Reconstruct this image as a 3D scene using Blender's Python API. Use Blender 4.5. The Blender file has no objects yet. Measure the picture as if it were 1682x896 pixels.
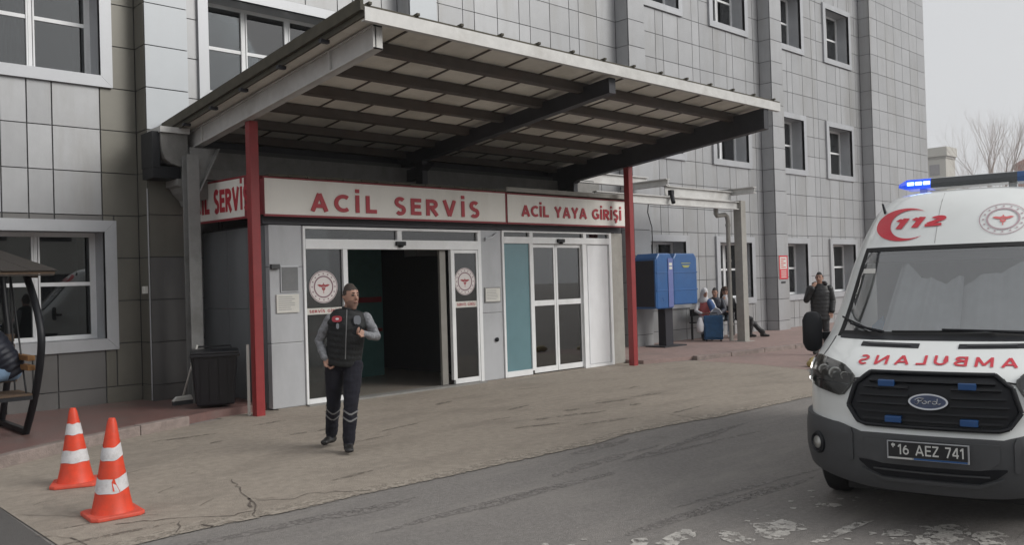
import bpy, bmesh, math, random
import numpy as np
from mathutils import Vector, Matrix, noise
R = math.radians
random.seed(7)
sc = bpy.context.scene
COL = sc.collection

# ------------------------------------------------------------------ camera
F_PX = 1429.15
YAW, PIT, ROL = R(46.4457), R(0.5579), R(-1.6805)
HC = 1.75
fwv = Vector((math.cos(YAW)*math.cos(PIT), math.sin(YAW)*math.cos(PIT), math.sin(PIT)))
rt0 = fwv.cross(Vector((0, 0, 1))).normalized()
up0 = rt0.cross(fwv)
rt = math.cos(ROL)*rt0 + math.sin(ROL)*up0
up = -math.sin(ROL)*rt0 + math.cos(ROL)*up0
cd = bpy.data.cameras.new('camera')
cd.sensor_width = 36; cd.lens = F_PX/1682*36; cd.clip_start = 0.05; cd.clip_end = 2000
cam = bpy.data.objects.new('camera', cd); COL.objects.link(cam)
M3 = Matrix((rt, up, -fwv)).transposed().to_4x4()
M3.translation = Vector((0, 0, HC))
cam.matrix_world = M3
sc.camera = cam

# ------------------------------------------------------------------ world, sun, exposure
SUN_EL, SUN_AZ = R(33), R(-62)       # azimuth measured from +X towards +Y
w = bpy.data.worlds.new('World'); sc.world = w; w.use_nodes = True
nt = w.node_tree; nt.nodes.clear()
wo = nt.nodes.new('ShaderNodeOutputWorld'); bg = nt.nodes.new('ShaderNodeBackground')
sky = nt.nodes.new('ShaderNodeTexSky'); sky.sky_type = 'NISHITA'; sky.sun_disc = False
sky.sun_elevation = SUN_EL; sky.sun_rotation = math.pi/2 - SUN_AZ
sky.air_density = 1.0; sky.dust_density = 6.0; sky.ozone_density = 1.0
hs = nt.nodes.new('ShaderNodeHueSaturation'); hs.inputs['Saturation'].default_value = 0.12
nt.links.new(sky.outputs[0], hs.inputs['Color'])
cn = nt.nodes.new('ShaderNodeTexNoise'); cn.inputs['Scale'].default_value = 1.6; cn.inputs['Detail'].default_value = 5
cr_ = nt.nodes.new('ShaderNodeValToRGB'); cr_.color_ramp.elements[0].position = .3; cr_.color_ramp.elements[1].position = .7
cr_.color_ramp.elements[0].color = (.950, .958, .97, 1); cr_.color_ramp.elements[1].color = (1.04, 1.04, 1.04, 1)
tcw = nt.nodes.new('ShaderNodeTexCoord'); nt.links.new(tcw.outputs['Generated'], cn.inputs['Vector']); nt.links.new(cn.outputs['Fac'], cr_.inputs[0])
cm = nt.nodes.new('ShaderNodeMixRGB'); cm.blend_type = 'MULTIPLY'; cm.inputs['Fac'].default_value = 1
mx = nt.nodes.new('ShaderNodeMixRGB'); mx.inputs['Fac'].default_value = 0.9
mx.inputs['Color2'].default_value = (5.35, 5.42, 5.52, 1)     # the even layer of cloud
nt.links.new(hs.outputs[0], mx.inputs['Color1'])
bg.inputs['Strength'].default_value = 0.1
nt.links.new(mx.outputs[0], cm.inputs['Color1']); nt.links.new(cr_.outputs[0], cm.inputs['Color2']); nt.links.new(cm.outputs[0], bg.inputs['Color']); nt.links.new(bg.outputs[0], wo.inputs['Surface'])
sd = bpy.data.lights.new('sun', 'SUN'); sd.energy = 1.5; sd.angle = R(32); sd.color = (1, .97, .92)
so = bpy.data.objects.new('sun', sd); COL.objects.link(so)
sdir = Vector((math.cos(SUN_EL)*math.cos(SUN_AZ), math.cos(SUN_EL)*math.sin(SUN_AZ), math.sin(SUN_EL)))
so.rotation_euler = sdir.to_track_quat('Z', 'Y').to_euler()
sc.view_settings.view_transform = 'Standard'; sc.view_settings.look = 'None'
sc.view_settings.exposure = 0.38; sc.view_settings.gamma = 1.0
sc.render.engine = 'CYCLES'
sc.cycles.max_bounces = 7; sc.cycles.volume_bounces = 1; sc.cycles.transparent_max_bounces = 12

# ------------------------------------------------------------------ materials
MATS = {}
def _new(name):
    m = bpy.data.materials.new(name); m.use_nodes = True
    b = m.node_tree.nodes['Principled BSDF']
    MATS[name] = m
    return m, m.node_tree, b
def mat(name, col, rough=.6, metal=0., var=.12, scale=6., bump=0., bscale=40., spec=.5, vec='Object',
        stain=None, stain_amt=.0, stain_scale=1.2, streak=1., rnd=0., emit=None, estr=0., coat=0., ior=None, sxy=(1, 1), worn=0.):
    """principled surface with noise tone variation, optional stains (streak stretches them vertically), random per object"""
    m, t, b = _new(name)
    N, L = t.nodes.new, t.links.new
    tc = N('ShaderNodeTexCoord')
    mp = N('ShaderNodeMapping'); mp.inputs['Scale'].default_value = (1, 1, 1)
    L(tc.outputs[vec], mp.inputs[0]) if vec != 'World' else L(N('ShaderNodeNewGeometry').outputs['Position'], mp.inputs[0])
    n1 = N('ShaderNodeTexNoise'); n1.inputs['Scale'].default_value = scale; n1.inputs['Detail'].default_value = 6
    n1.inputs['Roughness'].default_value = .62
    L(mp.outputs[0], n1.inputs['Vector'])
    rp = N('ShaderNodeMapRange'); rp.inputs['From Min'].default_value = .3; rp.inputs['From Max'].default_value = .7
    rp.inputs['To Min'].default_value = 1-var; rp.inputs['To Max'].default_value = 1+var
    L(n1.outputs['Fac'], rp.inputs['Value'])
    mul = N('ShaderNodeMixRGB'); mul.blend_type = 'MULTIPLY'; mul.inputs['Fac'].default_value = 1
    mul.inputs['Color1'].default_value = (*col, 1)
    L(rp.outputs[0], mul.inputs['Color2'])
    out = mul.outputs[0]
    if rnd:
        oi = N('ShaderNodeObjectInfo'); ge = N('ShaderNodeNewGeometry')
        ad = N('ShaderNodeMath'); ad.operation = 'ADD'
        L(oi.outputs['Random'], ad.inputs[0]); L(ge.outputs['Random Per Island'], ad.inputs[1])
        fr = N('ShaderNodeMath'); fr.operation = 'FRACT'; L(ad.outputs[0], fr.inputs[0])
        r2 = N('ShaderNodeMapRange'); r2.inputs['To Min'].default_value = 1-rnd; r2.inputs['To Max'].default_value = 1+rnd
        L(fr.outputs[0], r2.inputs['Value'])
        m2 = N('ShaderNodeMixRGB'); m2.blend_type = 'MULTIPLY'; m2.inputs['Fac'].default_value = 1
        L(out, m2.inputs['Color1']); L(r2.outputs[0], m2.inputs['Color2']); out = m2.outputs[0]
    if stain is not None:
        mp2 = N('ShaderNodeMapping'); mp2.inputs['Scale'].default_value = (sxy[0], sxy[1], 1/streak)
        ge2 = N('ShaderNodeNewGeometry'); L(ge2.outputs['Position'], mp2.inputs[0])
        n2 = N('ShaderNodeTexNoise'); n2.inputs['Scale'].default_value = stain_scale; n2.inputs['Detail'].default_value = 8
        n2.inputs['Roughness'].default_value = .68
        L(mp2.outputs[0], n2.inputs['Vector'])
        r3 = N('ShaderNodeMapRange'); r3.inputs['From Min'].default_value = .48; r3.inputs['From Max'].default_value = .72
        r3.inputs['To Max'].default_value = stain_amt
        L(n2.outputs['Fac'], r3.inputs['Value'])
        m3 = N('ShaderNodeMixRGB'); m3.inputs['Color2'].default_value = (*stain, 1)
        L(r3.outputs[0], m3.inputs['Fac']); L(out, m3.inputs['Color1']); out = m3.outputs[0]
    L(out, b.inputs['Base Color'])
    b.inputs['Roughness'].default_value = rough; b.inputs['Metallic'].default_value = metal
    b.inputs['Specular IOR Level'].default_value = spec
    if ior: b.inputs['IOR'].default_value = ior
    if coat: b.inputs['Coat Weight'].default_value = coat; b.inputs['Coat Roughness'].default_value = .06
    rr = N('ShaderNodeMapRange'); rr.inputs['To Min'].default_value = max(0, rough-.08); rr.inputs['To Max'].default_value = min(1, rough+.1)
    L(n1.outputs['Fac'], rr.inputs['Value']); L(rr.outputs[0], b.inputs['Roughness'])
    if bump:
        n4 = N('ShaderNodeTexNoise'); n4.inputs['Scale'].default_value = bscale; n4.inputs['Detail'].default_value = 5
        L(mp.outputs[0], n4.inputs['Vector'])
        bp = N('ShaderNodeBump'); bp.inputs['Strength'].default_value = bump; bp.inputs['Distance'].default_value = .02
        L(n4.outputs['Fac'], bp.inputs['Height']); L(bp.outputs[0], b.inputs['Normal'])
    if worn:
        ge3 = N('ShaderNodeNewGeometry'); n5 = N('ShaderNodeTexNoise'); n5.inputs['Scale'].default_value = 11; n5.inputs['Detail'].default_value = 9; n5.inputs['Roughness'].default_value = .75
        L(ge3.outputs['Position'], n5.inputs['Vector']); r5 = N('ShaderNodeMapRange'); r5.inputs['From Min'].default_value = worn-.03; r5.inputs['From Max'].default_value = worn+.05
        L(n5.outputs['Fac'], r5.inputs['Value']); L(r5.outputs[0], b.inputs['Alpha'])
    if emit: b.inputs['Emission Color'].default_value = (*emit, 1); b.inputs['Emission Strength'].default_value = estr
    return m
def glass(name, tint, ior=1.5, rough=.02, body=(.01, .012, .014), trans=.8):
    """sheet glass: part lets light through, part dark body, with mirror reflection by angle"""
    m = bpy.data.materials.new(name); m.use_nodes = True; t = m.node_tree; t.nodes.clear(); MATS[name] = m
    N, L = t.nodes.new, t.links.new
    o = N('ShaderNodeOutputMaterial'); fr = N('ShaderNodeFresnel'); fr.inputs['IOR'].default_value = ior
    tr = N('ShaderNodeBsdfTransparent'); tr.inputs[0].default_value = (*tint, 1)
    di = N('ShaderNodeBsdfDiffuse'); di.inputs[0].default_value = (*body, 1)
    gl = N('ShaderNodeBsdfGlossy'); gl.inputs['Roughness'].default_value = rough; gl.inputs[0].default_value = (1, 1, 1, 1)
    a = N('ShaderNodeMixShader'); a.inputs[0].default_value = trans
    L(di.outputs[0], a.inputs[1]); L(tr.outputs[0], a.inputs[2])
    b = N('ShaderNodeMixShader'); L(fr.outputs[0], b.inputs[0]); L(a.outputs[0], b.inputs[1]); L(gl.outputs[0], b.inputs[2])
    L(b.outputs[0], o.inputs[0])
    return m

mat('panel', (.37, .375, .385), .38, .22, .05, 1.5, rnd=.075, stain=(.27, .262, .245), stain_amt=.75, stain_scale=1.1, streak=6, bump=.06, bscale=5)
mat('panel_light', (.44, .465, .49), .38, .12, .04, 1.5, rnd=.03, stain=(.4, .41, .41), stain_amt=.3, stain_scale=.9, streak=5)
mat('panel_brown_reflect', (.17, .163, .14), .36, .3, .07, 1.5, rnd=.05, stain=(.15, .145, .13), stain_amt=.4, stain_scale=1.2, streak=5)  # brown cast of reflections put into the corner panels' colour
mat('panel_shaded', (.165, .161, .158), .38, .35, .05, 1.5, rnd=.05, stain=(.09, .088, .085), stain_amt=.4, streak=5)  # shade near the ground put into the lower panels' colour
mat('joint', (.11, .11, .112), .9)
mat('window_trim', (.43, .44, .46), .4, .3, .05, 3, stain=(.3, .3, .29), stain_amt=.4, streak=4)
mat('white_frame', (.78, .79, .80), .45, 0, .05, 4, stain=(.42, .41, .38), stain_amt=.3, streak=3)
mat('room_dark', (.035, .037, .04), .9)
mat('curtain', (.23, .24, .25), .9, 0, .15, 5)
mat('asphalt', (.245, .228, .215), .85, 0, .20, 38, bump=.8, bscale=150, vec='World', stain=(.33, .305, .28), stain_amt=.8, stain_scale=1.4, sxy=(.3, 1.2))
mat('apron_edge', (.325, .285, .24), .9, 0, .25, 20, bump=.5, vec='World', worn=.46)
mat('stain_road', (.195, .18, .17), .75, 0, .2, 30, vec='World', worn=.48)
mat('stain_dark', (.175, .15, .125), .7, 0, .2, 12, vec='World', worn=.50)
mat('asphalt_dark', (.105, .10, .096), .85, 0, .2, 50, bump=.5, bscale=150, vec='World', stain=(.12, .115, .11), stain_amt=.4)
mat('concrete', (.305, .265, .222), .85, 0, .16, 11, bump=.4, bscale=70, vec='World', stain=(.20, .172, .145), stain_amt=.8, stain_scale=1.2, sxy=(.6, 1.3))
mat('sidewalk_red', (.18, .10, .09), .45, 0, .2, 7, bump=.25, bscale=60, vec='World', stain=(.13, .115, .105), stain_amt=.8, stain_scale=.8)
mat('sidewalk_pink', (.30, .215, .195), .8, 0, .15, 7, bump=.3, bscale=60, vec='World', stain=(.20, .165, .15), stain_amt=.7, stain_scale=.9)
mat('kerb', (.27, .22, .20), .85, 0, .2, 9, bump=.5, bscale=50, vec='World', stain=(.12, .10, .09), stain_amt=.7)
mat('road_paint', (.46, .44, .41), .85, 0, .25, 30, bump=.4, vec='World', stain=(.27, .25, .235), stain_amt=1., stain_scale=4, worn=.455)
mat('crack', (.12, .10, .085), .95)
mat('red_paint', (.27, .028, .03), .42, 0, .12, 8, stain=(.16, .03, .03), stain_amt=.5, streak=4, bump=.05)
mat('sign_red', (.24, .022, .03), .45, 0, .1, 6)
mat('letter_red', (.42, .03, .045), .45, 0, .08, 6)
mat('sign_face', (.80, .78, .73), .5, 0, .04, 2, stain=(.58, .55, .49), stain_amt=.5, stain_scale=1.4, streak=3)
mat('steel_pale', (.56, .555, .54), .5, .1, .1, 5, stain=(.33, .31, .28), stain_amt=.5, stain_scale=1.6)
mat('steel_grey', (.25, .25, .245), .5, .15, .12, 5, stain=(.10, .095, .085), stain_amt=.5, stain_scale=2)
mat('steel_dark', (.036, .036, .042), .5, .2, .2, 5)
mat('purlin', (.085, .07, .06), .6, .1, .2, 4, stain=(.12, .07, .05), stain_amt=.4)
mat('roof_under', (.72, .69, .62), .6, .1, .08, 3, rnd=.08, stain=(.42, .39, .33), stain_amt=.6, stain_scale=1.)
mat('roof_rust', (.075, .068, .05), .8, 0, .25, 6, stain=(.07, .06, .045), stain_amt=.6)
mat('cement', (.24, .235, .225), .8, 0, .12, 6, bump=.2, stain=(.13, .125, .115), stain_amt=.6, stain_scale=1.6, streak=2)
mat('column_cement', (.32, .31, .285), .8, 0, .1, 6, bump=.2, stain=(.19, .175, .15), stain_amt=.5, streak=3)
mat('black_rubber', (.012, .012, .013), .75)
mat('black_plastic', (.010, .011, .014), .5, 0, .2, 10, bump=.05, spec=.35)
mat('bumper_plastic', (.058, .060, .064), .5, 0, .08, 14, bump=.12, bscale=220)
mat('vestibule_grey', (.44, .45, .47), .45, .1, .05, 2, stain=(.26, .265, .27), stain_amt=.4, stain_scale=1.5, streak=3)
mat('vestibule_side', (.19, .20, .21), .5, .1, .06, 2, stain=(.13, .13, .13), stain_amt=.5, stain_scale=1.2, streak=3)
mat('door_white', (.76, .77, .79), .4, 0, .03, 3, stain=(.48, .48, .48), stain_amt=.4, streak=3)
mat('leaf_edge', (.24, .23, .21), .5, .2, .08, 5)
mat('teal_glass', (.13, .235, .265), .16, 0, .06, 2, ior=1.6)
mat('inside_teal', (.07, .17, .16), .6); mat('inside_floor', (.26, .23, .20), .3)
mat('paper', (.62, .61, .57), .8, 0, .04, 10); mat('board_grey', (.17, .175, .18), .4)
mat('print_grey', (.30, .30, .31), .8)
mat('seal_white', (.66, .62, .61), .5, 0, .03, 6); mat('seal_mauve', (.22, .12, .15), .6); mat('seal_soft', (.46, .34, .37), .5); mat('seal_red', (.34, .05, .06), .6)
mat('blue_booth', (.012, .09, .27), .3, 0, .1, 4, coat=.4, stain=(.02, .07, .2), stain_amt=.5)
mat('blue_pale', (.12, .15, .36), .35, 0, .1, 4, coat=.4)
mat('booth_inside', (.02, .02, .028), .7)
mat('yellow_logo', (.32, .33, .12), .5)
mat('bin_black', (.008, .008, .011), .38, 0, .2, 6, bump=.08, bscale=12)
mat('cone_orange', (.68, .055, .018), .5, 0, .12, 12, stain=(.4, .06, .03), stain_amt=.5, stain_scale=6)
mat('cone_base', (.66, .09, .055), .55, 0, .12, 12, stain=(.4, .09, .06), stain_amt=.6, stain_scale=6)
mat('cone_white', (.62, .61, .62), .5, 0, .08, 12, stain=(.3, .28, .27), stain_amt=.7, stain_scale=9)
mat('ambulance_white', (.74, .76, .75), .3, 0, .02, 3, coat=.6, stain=(.60, .60, .57), stain_amt=.35, stain_scale=2.2)
mat('ambulance_red', (.58, .03, .05), .4, 0, .05, 6); mat('ambulance_red_soft', (.66, .16, .16), .45, 0, .05, 6)
mat('grille_black', (.006, .007, .010), .45, 0, .15, 10, spec=.3)
mat('chrome', (.42, .43, .45), .16, 1, .05, 8); mat('badge_blue', (.03, .045, .10), .25)
mat('lamp_blue', (.012, .065, .20), .3, 0, .1, 8, coat=.3)
mat('led_white', (.5, .7, 1), .3, emit=(.42, .68, 1), estr=2.2)
mat('led_blue', (.01, .06, .5), .2, emit=(.01, .08, .85), estr=.6, coat=.6)
mat('bar_black', (.02, .024, .028), .2, coat=.6)
mat('headlamp_dark', (.10, .10, .095), .3, .2, .25, 10); mat('headlamp_lens', (.42, .42, .40), .32, .7)
mat('plate_black', (.012, .012, .014), .4); mat('plate_white', (.6, .6, .58), .5); mat('plate_blue', (.02, .09, .25), .5)
mat('wood', (.26, .13, .045), .6, 0, .2, 14, bump=.2); mat('wood_dark', (.085, .055, .035), .8, 0, .3, 12, bump=.4)
mat('skin', (.36, .205, .15), .55, 0, .08, 18); mat('hair_black', (.012, .010, .010), .7, 0, .3, 60, bump=.5, bscale=120)
mat('hair_short', (.045, .033, .027), .8, 0, .3, 60, bump=.4, bscale=160); mat('hair_brown', (.05, .025, .015), .7, 0, .3, 40, bump=.5, bscale=90)
mat('stubble', (.21, .125, .095), .7, 0, .12, 30); mat('lips', (.25, .11, .09), .6); mat('eye', (.02, .015, .012), .3)
mat('vest_black', (.005, .006, .007), .7, 0, .25, 9, bump=.3, bscale=26); mat('trouser_navy', (.007, .007, .014), .95, 0, .25, 9, bump=.3, bscale=22)
mat('sleeve_grey', (.20, .205, .22), .85, 0, .38, 34, bump=.3, bscale=40); mat('boot', (.013, .012, .012), .5, 0, .2, 12)
mat('reflective', (.17, .17, .175), .6); mat('jacket_black', (.018, .018, .020), .5, 0, .25, 9, bump=.35, bscale=22)
mat('jacket_navy', (.016, .019, .032), .5, 0, .25, 9, bump=.35, bscale=20)
mat('jeans_blue', (.20, .30, .43), .9, 0, .12, 12); mat('jeans_pale', (.36, .42, .47), .9, 0, .12, 12); mat('cloth_white', (.60, .60, .62), .9, 0, .08, 9)
mat('cloth_red', (.42, .11, .11), .9, 0, .15, 9); mat('cloth_blue', (.06, .11, .24), .9, 0, .2, 7); mat('suitcase_blue', (.02, .085, .19), .7, 0, .2, 9, bump=.3)
mat('badge_red', (.30, .03, .045), .6); mat('badge_grey', (.17, .18, .20), .6)
mat('bark', (.40, .34, .31), .9, 0, .15, 5); mat('twig', (.46, .40, .375), .9)  # fade of distance haze put into the pale bark and twig colours
mat('far_wall', (.50, .49, .45), .9, 0, .05, 1); mat('far_wall_shade', (.33, .32, .30), .9); mat('far_window', (.30, .29, .30), .5)
mat('brick_red', (.40, .20, .165), .9, 0, .1, 3); mat('yellow_paint', (.38, .30, .12), .8, 0, .3, 12, stain=(.18, .15, .10), stain_amt=.8, stain_scale=8)
mat('dash_dark', (.03, .032, .035), .8); mat('cab_cloth', (.86, .88, .90), .9, 0, .1, 3); mat('paper_yellow', (.55, .56, .36), .8); mat('glove_blue', (.02, .25, .50), .6)
mat('shingle', (.03, .024, .02), .85, 0, .35, 12, bump=.4)
mat('cable', (.03, .03, .03), .6)
glass('pane', (.55, .6, .62), 1.95, .015, trans=.75)
glass('door_glass', (.5, .53, .53), 2.2, .01, trans=.82)
glass('fixed_glass', (.35, .38, .38), 1.9, .015, trans=.7)
glass('windscreen', (.88, .90, .90), 2.5, .03, body=(.17, .18, .19), trans=.82)  # pale diffuse body stands in for sky reflected on the glass
glass('lens_clear', (.8, .8, .8), 1.6, .03, trans=.9)

# ------------------------------------------------------------------ object helpers
def link(name, me, parent=None, m=None, smooth=False):
    if m is not None:
        for k in (m if isinstance(m, (list, tuple)) else [m]): me.materials.append(MATS[k])
    if smooth:
        for p in me.polygons: p.use_smooth = True
    o = bpy.data.objects.new(name, me); COL.objects.link(o)
    if parent is not None: o.parent = parent
    return o
def tag(o, label=None, cat=None, group=None, kind=None):
    if label: o['label'] = label
    if cat: o['category'] = cat
    if group: o['group'] = group
    if kind: o['kind'] = kind
    return o
def thing(name, label, cat, loc=(0, 0, 0), rz=0., group=None, scale=1.):
    o = bpy.data.objects.new(name, None); COL.objects.link(o)
    o.location = loc; o.rotation_euler = (0, 0, rz); o.scale = (scale,)*3; o.empty_display_size = .1
    return tag(o, label, cat, group)
class B:
    """collects shapes in one mesh"""
    def __init__(s): s.v, s.f = [], []
    def add(s, vs, fs):
        n = len(s.v); s.v += [tuple(v) for v in vs]; s.f += [tuple(i+n for i in f) for f in fs]; return s
    def box(s, x0, x1, y0, y1, z0, z1):
        return s.add([(x0,y0,z0),(x1,y0,z0),(x1,y1,z0),(x0,y1,z0),(x0,y0,z1),(x1,y0,z1),(x1,y1,z1),(x0,y1,z1)],
                     [(0,3,2,1),(4,5,6,7),(0,1,5,4),(1,2,6,5),(2,3,7,6),(3,0,4,7)])
    def prism(s, poly, axis, a, b):
        """poly in the plane across axis ('x': (y,z), 'y': (x,z), 'z': (x,y)), from a to b"""
        def P(p, t): return (t, p[0], p[1]) if axis == 'x' else (p[0], t, p[1]) if axis == 'y' else (p[0], p[1], t)
        n = len(poly)
        return s.add([P(p, a) for p in poly]+[P(p, b) for p in poly],
                     [tuple(range(n-1, -1, -1)), tuple(range(n, 2*n))]+[(i, (i+1) % n, n+(i+1) % n, n+i) for i in range(n)])
    def bar(s, p, q, wd, ht, upv=(0, 0, 1)):
        p, q = Vector(p), Vector(q); d = (q-p).normalized(); u = Vector(upv)
        sd_ = d.cross(u)
        if sd_.length < 1e-4: sd_ = Vector((1, 0, 0))
        sd_.normalize(); u = sd_.cross(d)
        vs = [c+sd_*a*wd/2+u*b*ht/2 for c in (p, q) for a, b in ((-1, -1), (1, -1), (1, 1), (-1, 1))]
        return s.add(vs, [(3,2,1,0),(4,5,6,7),(0,1,5,4),(1,2,6,5),(2,3,7,6),(3,0,4,7)])
    def tube(s, pts, rad, n=8, caps=True):
        pts = [Vector(p) for p in pts]; rr = rad if isinstance(rad, (list, tuple)) else [rad]*len(pts)
        base = len(s.v); u = None
        for i, p in enumerate(pts):
            d = (pts[min(i+1, len(pts)-1)]-pts[max(i-1, 0)]).normalized()
            if u is None:
                u = d.cross(Vector((0, 0, 1)));  u = Vector((1, 0, 0)) if u.length < 1e-3 else u
            u = (u-d*u.dot(d)).normalized(); v = d.cross(u)
            for k in range(n):
                a = 2*math.pi*k/n; s.v.append(tuple(p+(u*math.cos(a)+v*math.sin(a))*rr[i]))
        for i in range(len(pts)-1):
            for k in range(n):
                a, b = base+i*n+k, base+i*n+(k+1) % n
                s.f.append((a, b, b+n, a+n))
        if caps:
            s.f.append(tuple(base+k for k in range(n-1, -1, -1))); e = base+(len(pts)-1)*n; s.f.append(tuple(e+k for k in range(n)))
        return s
    def lathe(s, prof, c=(0, 0, 0), n=20, sx=1., sy=1.):
        base = len(s.v)
        for r_, z in prof:
            for k in range(n):
                a = 2*math.pi*k/n; s.v.append((c[0]+r_*sx*math.cos(a), c[1]+r_*sy*math.sin(a), c[2]+z))
        for i in range(len(prof)-1):
            for k in range(n):
                a, b = base+i*n+k, base+i*n+(k+1) % n; s.f.append((a, b, b+n, a+n))
        s.f.append(tuple(base+k for k in range(n-1, -1, -1))); e = base+(len(prof)-1)*n; s.f.append(tuple(e+k for k in range(n)))
        return s
    def loft(s, pts, radii, side=(1, 0, 0), n=14, dome=True):
        """elliptical sections (ra along side, rb across) along a path with domed ends"""
        pts = [Vector(p) for p in pts]; side = Vector(side); rings = []
        P, Q = list(pts), [tuple(r_) if isinstance(r_, (tuple, list)) else (r_, r_) for r_ in radii]
        if dome:
            d0 = (pts[0]-pts[1]).normalized(); d1 = (pts[-1]-pts[-2]).normalized()
            m0, m1 = min(Q[0]), min(Q[-1])
            P = [pts[0]+d0*m0*.75, pts[0]+d0*m0*.45]+P+[pts[-1]+d1*m1*.45, pts[-1]+d1*m1*.75]
            sc_ = lambda q, k: (q[0]*k, q[1]*k)
            Q = [sc_(Q[0], .35), sc_(Q[0], .8)]+Q+[sc_(Q[-1], .8), sc_(Q[-1], .35)]
        base = len(s.v)
        for i, p in enumerate(P):
            d = (P[min(i+1, len(P)-1)]-P[max(i-1, 0)]).normalized()
            a_ = side-d*side.dot(d)
            if a_.length < 1e-3: a_ = Vector((0, 1, 0))-d*d.y
            a_.normalize(); b_ = d.cross(a_)
            for k in range(n):
                t = 2*math.pi*k/n; s.v.append(tuple(p+a_*math.cos(t)*Q[i][0]+b_*math.sin(t)*Q[i][1]))
        for i in range(len(P)-1):
            for k in range(n):
                a, b = base+i*n+k, base+i*n+(k+1) % n; s.f.append((a, b, b+n, a+n))
        s.f.append(tuple(base+k for k in range(n-1, -1, -1))); e = base+(len(P)-1)*n; s.f.append(tuple(e+k for k in range(n)))
        return s
    def mesh(s, name):
        me = bpy.data.meshes.new(name); me.from_pydata(s.v, [], s.f); me.update()
        bm = bmesh.new(); bm.from_mesh(me); bmesh.ops.recalc_face_normals(bm, faces=bm.faces); bm.to_mesh(me); bm.free()
        return me
    def build(s, name, m, parent=None, smooth=False, bevel=0., local=False):
        me = s.mesh(name)
        if bevel:
            bm = bmesh.new(); bm.from_mesh(me)
            ed = [e for e in bm.edges if len(e.link_faces) == 2 and e.calc_face_angle(0) > .5]
            bmesh.ops.bevel(bm, geom=ed, offset=bevel, segments=2, affect='EDGES', profile=.6); bm.to_mesh(me); bm.free()
        if smooth:
            for p in me.polygons: p.use_smooth = True
            if smooth == 'auto':
                me.set_sharp_from_angle(angle=R(40))
        return link(name, me, parent, m)

def arc(cx, cy, rx, ry, a0, a1, n=14):
    return [(cx+rx*math.cos(R(a0+(a1-a0)*i/n)), cy+ry*math.sin(R(a0+(a1-a0)*i/n))) for i in range(n+1)]
def glyphs(t):
    """capital letters as strokes in a cell of height 1; t is the stroke width"""
    h = t/2; H = 1-h
    G = {
     'A': (.92, [[(h*.9, 0), (.46, 1-h*.2)], [(.92-h*.9, 0), (.46, 1-h*.2)], [(.24, .30), (.68, .30)]]),
     'C': (.80, [arc(.50, .5, .50-h, .5-h, 52, 308, 22)+[]]),
     'I': (.30, [[(.15, 0), (.15, 1)]]), 'L': (.62, [[(h, 0), (h, 1)], [(t, h), (.62, h)]]),
     'S': (.66, [arc(.33, 1-.27, .33-h, .27-h*.55, 35, 268, 14)[:-1]+arc(.33, .27+.0, .33-h, .27-h*.55, 88, -145, 14)]),
     'E': (.64, [[(h, 0), (h, 1)], [(t, h), (.64, h)], [(t, .52), (.60, .52)], [(t, H), (.64, H)]]),
     'R': (.76, [[(h, 0), (h, 1)], [(t, H), (.38, H)]+arc(.38, .70, .30-h*.4, .30-h, 80, -80, 8)+[(t, .40+h)], [(.36, .44), (.70, 0)]]),
     'V': (.88, [[(h*.9, 1), (.44, h*.2)], [(.88-h*.9, 1), (.44, h*.2)]]),
     'Y': (.84, [[(h*.9, 1), (.42, .42)], [(.84-h*.9, 1), (.42, .42)], [(.42, .46), (.42, 0)]]),
     'G': (.90, [arc(.50, .5, .50-h, .5-h, 52, 318, 22), [(.90-h, .10), (.90-h, .52)], [(.55, .48), (.90-t, .48)]]),
     'M': (1.06, [[(h, 0), (h+.03, 1)], [(1.06-h, 0), (1.03-h, 1)], [(h+.03, .96), (.53, .16)], [(1.03-h, .96), (.53, .16)]]),
     'B': (.76, [[(h, 0), (h, 1)], [(t, H), (.38, H)]+arc(.40, .755, .27-h*.4, .245-h, 80, -80, 7)+[(t, .52)], [(t, .52), (.40, .52)]+arc(.42, .27, .31-h*.4, .27-h, 80, -80, 8)+[(t, h)]]),
     'U': (.80, [[(h, 1), (h, .36)]+arc(.40, .36, .40-h, .36-h, 180, 360, 12)+[(.80-h, 1)]]),
     'N': (.86, [[(h, 0), (h, 1)], [(.86-h, 0), (.86-h, 1)], [(h+.02, .94), (.84-h, .06)]]),
     'Z': (.66, [[(0, H), (.66, H)], [(.57, 1-t), (.09, t)], [(0, h), (.66, h)]]),
     '1': (.40, [[(.27, 0), (.27, 1)], [(.02, .72), (.27-h, .92)]]),
     '2': (.62, [arc(.31, .70, .30-h, .30-h, 160, -30, 12)+[(.08, t)], [(.0, h), (.62, h)]]),
     '4': (.68, [[(.50, 0), (.50, 1)], [(.46, .95), (.04, .30)], [(.02, .27), (.68, .27)]]),
     '6': (.66, [arc(.33, .32, .33-h, .32-h, 0, 360, 18), [(.04+h*.8, .40)]+arc(.60, .36, .57-h*.5, .62-h, 172, 112, 8)]),
     '7': (.60, [[(0, H), (.60, H)], [(.54, 1-t), (.20, 0)]]),
     'T': (.70, [[(0, H), (.70, H)], [(.35, 0), (.35, 1-t)]]),
     'c': (.4, [arc(.2, .2, .2, .3, 130, -40)]), 'o': (.5, [arc(.25, .25, .2, .2, 0, 360)]), '-': (.5, [[(0, .4), (.5, .4)]]), ' ': (.42, [])}
    def dot(g, up=True):
        w_, s_ = G[g]; return (w_, s_+[[(w_/2, 1.13), (w_/2, 1.13+t)]])
    G['İ'] = dot('I'); G['Ş'] = (G['S'][0], G['S'][1]+[[(.33, -.02), (.36, -.13), (.25, -.22)]])
    return G
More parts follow.
